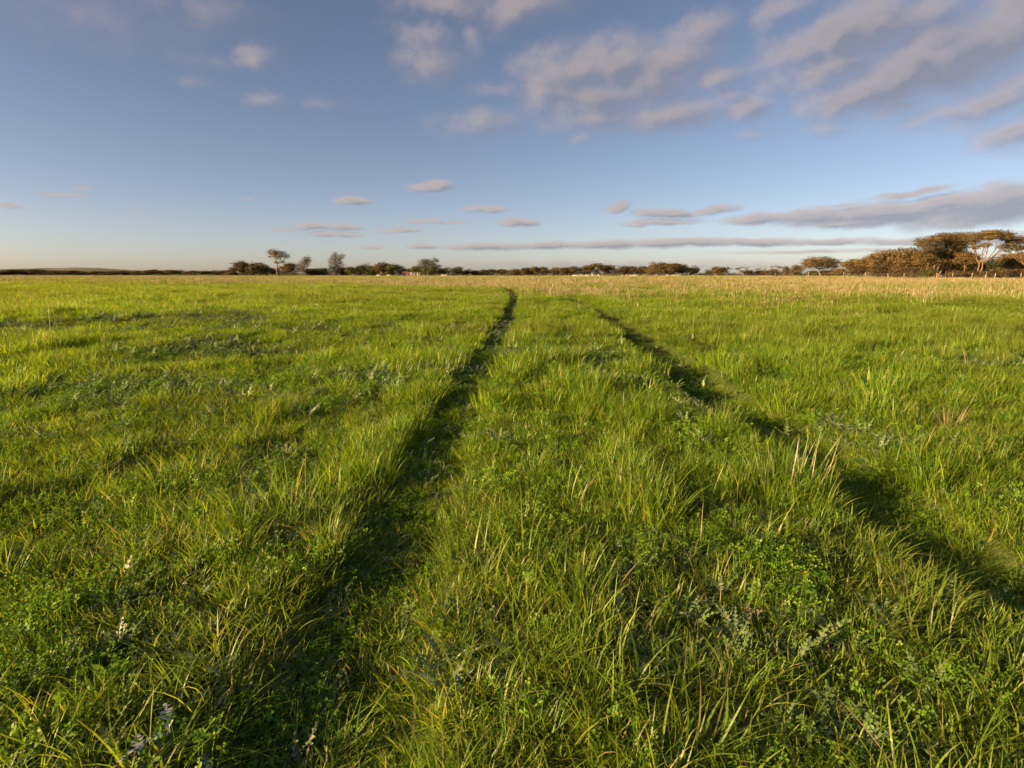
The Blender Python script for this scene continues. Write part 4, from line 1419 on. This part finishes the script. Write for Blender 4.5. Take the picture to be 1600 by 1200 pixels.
def fence(name, label, posts, wires=(.3, .6, .85, 1.08)):
    """posts: (px, Y, kind)"""
    px0, Yf, _ = posts[0]
    X0, _, _ = at(px0, BASE_PY, Yf)
    root = empty(name, (X0, Yf, 0))
    tag(root, label, 'fence')
    pp = []
    for i, (px, Y, k) in enumerate(posts):
        X, _, _ = at(px, BASE_PY, Y)
        z = gz(X, Y)
        q = ob('post', PM[k], root, (X - X0, Y - Yf, z), random.uniform(0, 6))
        q.rotation_euler = (random.gauss(0, .03), random.gauss(0, .03), random.uniform(0, 6))
        if k == 2:
            q['label'] = 'thick strainer post'
        pp.append((X - X0, Y - Yf - .08, z))
    for h_ in wires:
        v, f = [], []
        for a, b_ in zip(pp[:-1], pp[1:]):
            tube(v, f, [(a[0], a[1], a[2] + h_), ((a[0] + b_[0]) / 2, (a[1] + b_[1]) / 2, (a[2] + b_[2]) / 2 + h_ - .02), (b_[0], b_[1], b_[2] + h_)], [.0035] * 3, 4)
        ob('wire', mesh_from('wire', v, f, WIRE), root)
    return root


fence('wire_fence', 'post and wire fence in front of the right grove',
      [(1352, 131, 0), (1388, 126, 1), (1413, 123, 0), (1438, 119, 0), (1464, 116, 1), (1489, 113, 0), (1519, 109.5, 0), (1541, 107, 2), (1555, 106, 1), (1596, 103, 0), (1640, 99, 1), (1690, 96, 0)])
fence('wire_fence', 'far post and wire fence from the brown row to the right grove',
      [(889, 262, 0), (942, 250, 0), (1005, 238, 1), (1076, 226, 2), (1118, 216, 0), (1161, 206, 1), (1212, 190, 0), (1263, 172, 2), (1280, 165, 0), (1318, 148, 0), (1352, 134, 1)])

# ------------------------------------------------------------------ farm buildings among the trees
def simple_box(x0, x1, y0, y1, z0, z1):
    v = [(x0, y0, z0), (x1, y0, z0), (x1, y1, z0), (x0, y1, z0), (x0, y0, z1), (x1, y0, z1), (x1, y1, z1), (x0, y1, z1)]
    return v, [(0, 3, 2, 1), (4, 5, 6, 7), (0, 1, 5, 4), (1, 2, 6, 5), (2, 3, 7, 6), (3, 0, 4, 7)]


ROOF_RED = simple('red_roof_iron', (.30, .085, .055), .6, 1.5, .3)
WALL_CREAM = simple('cream_wall', (.62, .54, .42), .8, 1., .12)
WALL_WHITE = simple('white_wall', (.74, .72, .66), .8, 1., .1)
GLASS_D = simple('dark_window_glass', (.03, .035, .04), .15, 2., .2, spec=.5)
DOORM = simple('painted_door', (.22, .12, .07), .6, 2., .2)
ROOF_GREY = simple('grey_roof_iron', (.42, .41, .39), .5, 1.5, .2)


def house(name, label, px, Y, width, depth, wall_h, ridge_h, wallm, roofm, nwin, cat='house'):
    X, _, _ = at(px, BASE_PY, Y)
    root = empty(name, (X, Y, gz(X, Y)), random.uniform(-.25, .1))
    tag(root, label, cat)
    w, d = width / 2, depth / 2
    v, f = simple_box(-w, w, -d, d, -.2, wall_h)
    v += [(-w, 0, ridge_h - .1), (w, 0, ridge_h - .1)]
    f += [(4, 7, 8), (5, 9, 6)]
    ob('wall', mesh_from('wall', v, f, wallm), root)
    e = .35
    rv, rf = [], []
    for s in (-1, 1):
        b0 = len(rv)
        for zz in (0, -.1):
            rv += [(-w - e, s * (d + e), wall_h - .12 + zz), (w + e, s * (d + e), wall_h - .12 + zz), (w + e, 0, ridge_h + zz), (-w - e, 0, ridge_h + zz)]
        rf += [tuple(b0 + i for i in q) for q in ((0, 1, 2, 3), (7, 6, 5, 4), (0, 4, 5, 1), (1, 5, 6, 2), (3, 7, 4, 0))]
    ob('roof', mesh_from('roof', rv, rf, roofm), root)
    v, f = simple_box(-.45, .45, -d - .05, -d + .02, 0, 2.05)
    ob('door', mesh_from('door', v, f, DOORM), root, (w * .15, 0, 0))
    for i in range(nwin):
        v, f = simple_box(-.55, .55, -d - .04, -d + .03, .9, 2.0)
        ob('window', mesh_from('window', v, f, GLASS_D), root, (-w + (i + .7) * width / (nwin + .6) + (.9 if abs(-w + (i + .7) * width / (nwin + .6) - w * .15) < 1.1 else 0), 0, 0))


house('farmhouse', 'farmhouse with a rust red roof among the trees', 632, 345, 5.6, 5, 1.5, 2.55, WALL_CREAM, ROOF_RED, 2)
house('cream_shed', 'cream shed beside the red roofed farmhouse', 645, 343, 2.7, 3, 1.3, 2.0, WALL_CREAM, ROOF_GREY, 1, 'shed')
house('white_shed', 'small white shed right of the cream shed', 654, 341, 1.6, 2, 1.5, 1.9, WALL_WHITE, ROOF_GREY, 0, 'shed')

# rusty shrub in front of the left row
o = row_tree('brown', 562, 7, 426.6, 300, 'small orange brown bush at the foot of the row left of the farmhouse', 'single low bushes', 'bush')
o['category'] = 'bush'

# ------------------------------------------------------------------ sheep along the far edge of the field
WOOL = simple('cream_wool', (.50, .44, .35), .95, 12., .15, bump=.3)


def sheep_mesh(seed, mat, graze):
    """one continuous body: rings along the trunk to the head, four jointed legs grown with a skin"""
    me = bpy.data.meshes.new('sheep')
    hd = [(.62, 0, .84), (.78, 0, .90)] if not graze else [(.64, 0, .50), (.74, 0, .22)]
    v = [(-.42, 0, .62), (-.2, 0, .64), (.1, 0, .63), (.36, 0, .64), (.50, 0, .74 if not graze else .60)] + hd
    rad = [.17, .24, .25, .22, .13, .10, .06]
    e = [(i, i + 1) for i in range(6)]
    for s in (-1, 1):
        for root_i, x, hind in ((3, .33, 0), (0, -.38, 1)):
            b0 = len(v)
            v += [(x, s * .12, .42), (x + (-.05 if hind else .0), s * .12, .22), (x + (.0 if hind else 0.), s * .12, .02)]
            rad += [.085, .045, .035]
            e += [(root_i, b0), (b0, b0 + 1), (b0 + 1, b0 + 2)]
    b0 = len(v)
    v += [(-.55, 0, .55), (-.57, 0, .42)]
    rad += [.04, .03]
    e += [(0, b0), (b0, b0 + 1)]
    hb = len(hd) + 3
    for s in (-1, 1):
        b0 = len(v)
        hx, _, hz_ = v[5]
        v.append((hx - .02, s * .17, hz_ + .05)); rad.append(.025); e.append((5, b0))
    me.from_pydata(v, e, [])
    o = bpy.data.objects.new('sheep_builder', me)
    COL.objects.link(o)
    md = o.modifiers.new('skin', 'SKIN')
    for i, r_ in enumerate(rad):
        me.skin_vertices[0].data[i].radius = (r_, r_)
    me.skin_vertices[0].data[2].use_root = True
    sd = o.modifiers.new('sub', 'SUBSURF'); sd.levels = 1; sd.render_levels = 1
    dg = bpy.context.evaluated_depsgraph_get()
    out = bpy.data.meshes.new_from_object(o.evaluated_get(dg))
    bpy.data.objects.remove(o)
    out.materials.clear(); out.materials.append(mat)
    out.polygons.foreach_set('use_smooth', [True] * len(out.polygons))
    return out


SHEEP = [sheep_mesh(0, WOOL, True), sheep_mesh(1, WOOL, False)]
SH = [(590, 0), (593, 0), (606, 1), (609, 0), (691, 0), (695, 0), (698, 1), (896, 0), (899, 0), (903, 0), (908, 0), (912, 1), (916, 0), (919, 0), (922, 0), (926, 1), (931, 0), (935, 0), (973, 0), (979, 1), (985, 0), (988, 0),
      (991, 0), (995, 0), (1026, 0), (1042, 0), (1045, 1), (1048, 0), (1051, 0), (1054, 0), (1057, 0), (1060, 1), (1063, 0)]
for i, (px, k) in enumerate(SH):
    Y = 225 + random.uniform(-6, 6)
    X, _, _ = at(px, BASE_PY, Y)
    o = ob('sheep', SHEEP[k], None, (X, Y, gz(X, Y)), random.choice([0, math.pi]) + random.uniform(-.6, .6), (.85, .85, .9))
    tag(o, ('grazing' if k == 0 else 'standing') + ' cream sheep at the field edge, ' + (ORD[i] if i < 30 else ['thirty-first', 'thirty-second', 'thirty-third', 'thirty-fourth'][i - 30]) + ' from the left of the pale flock', 'sheep', 'pale flock along the far field edge')
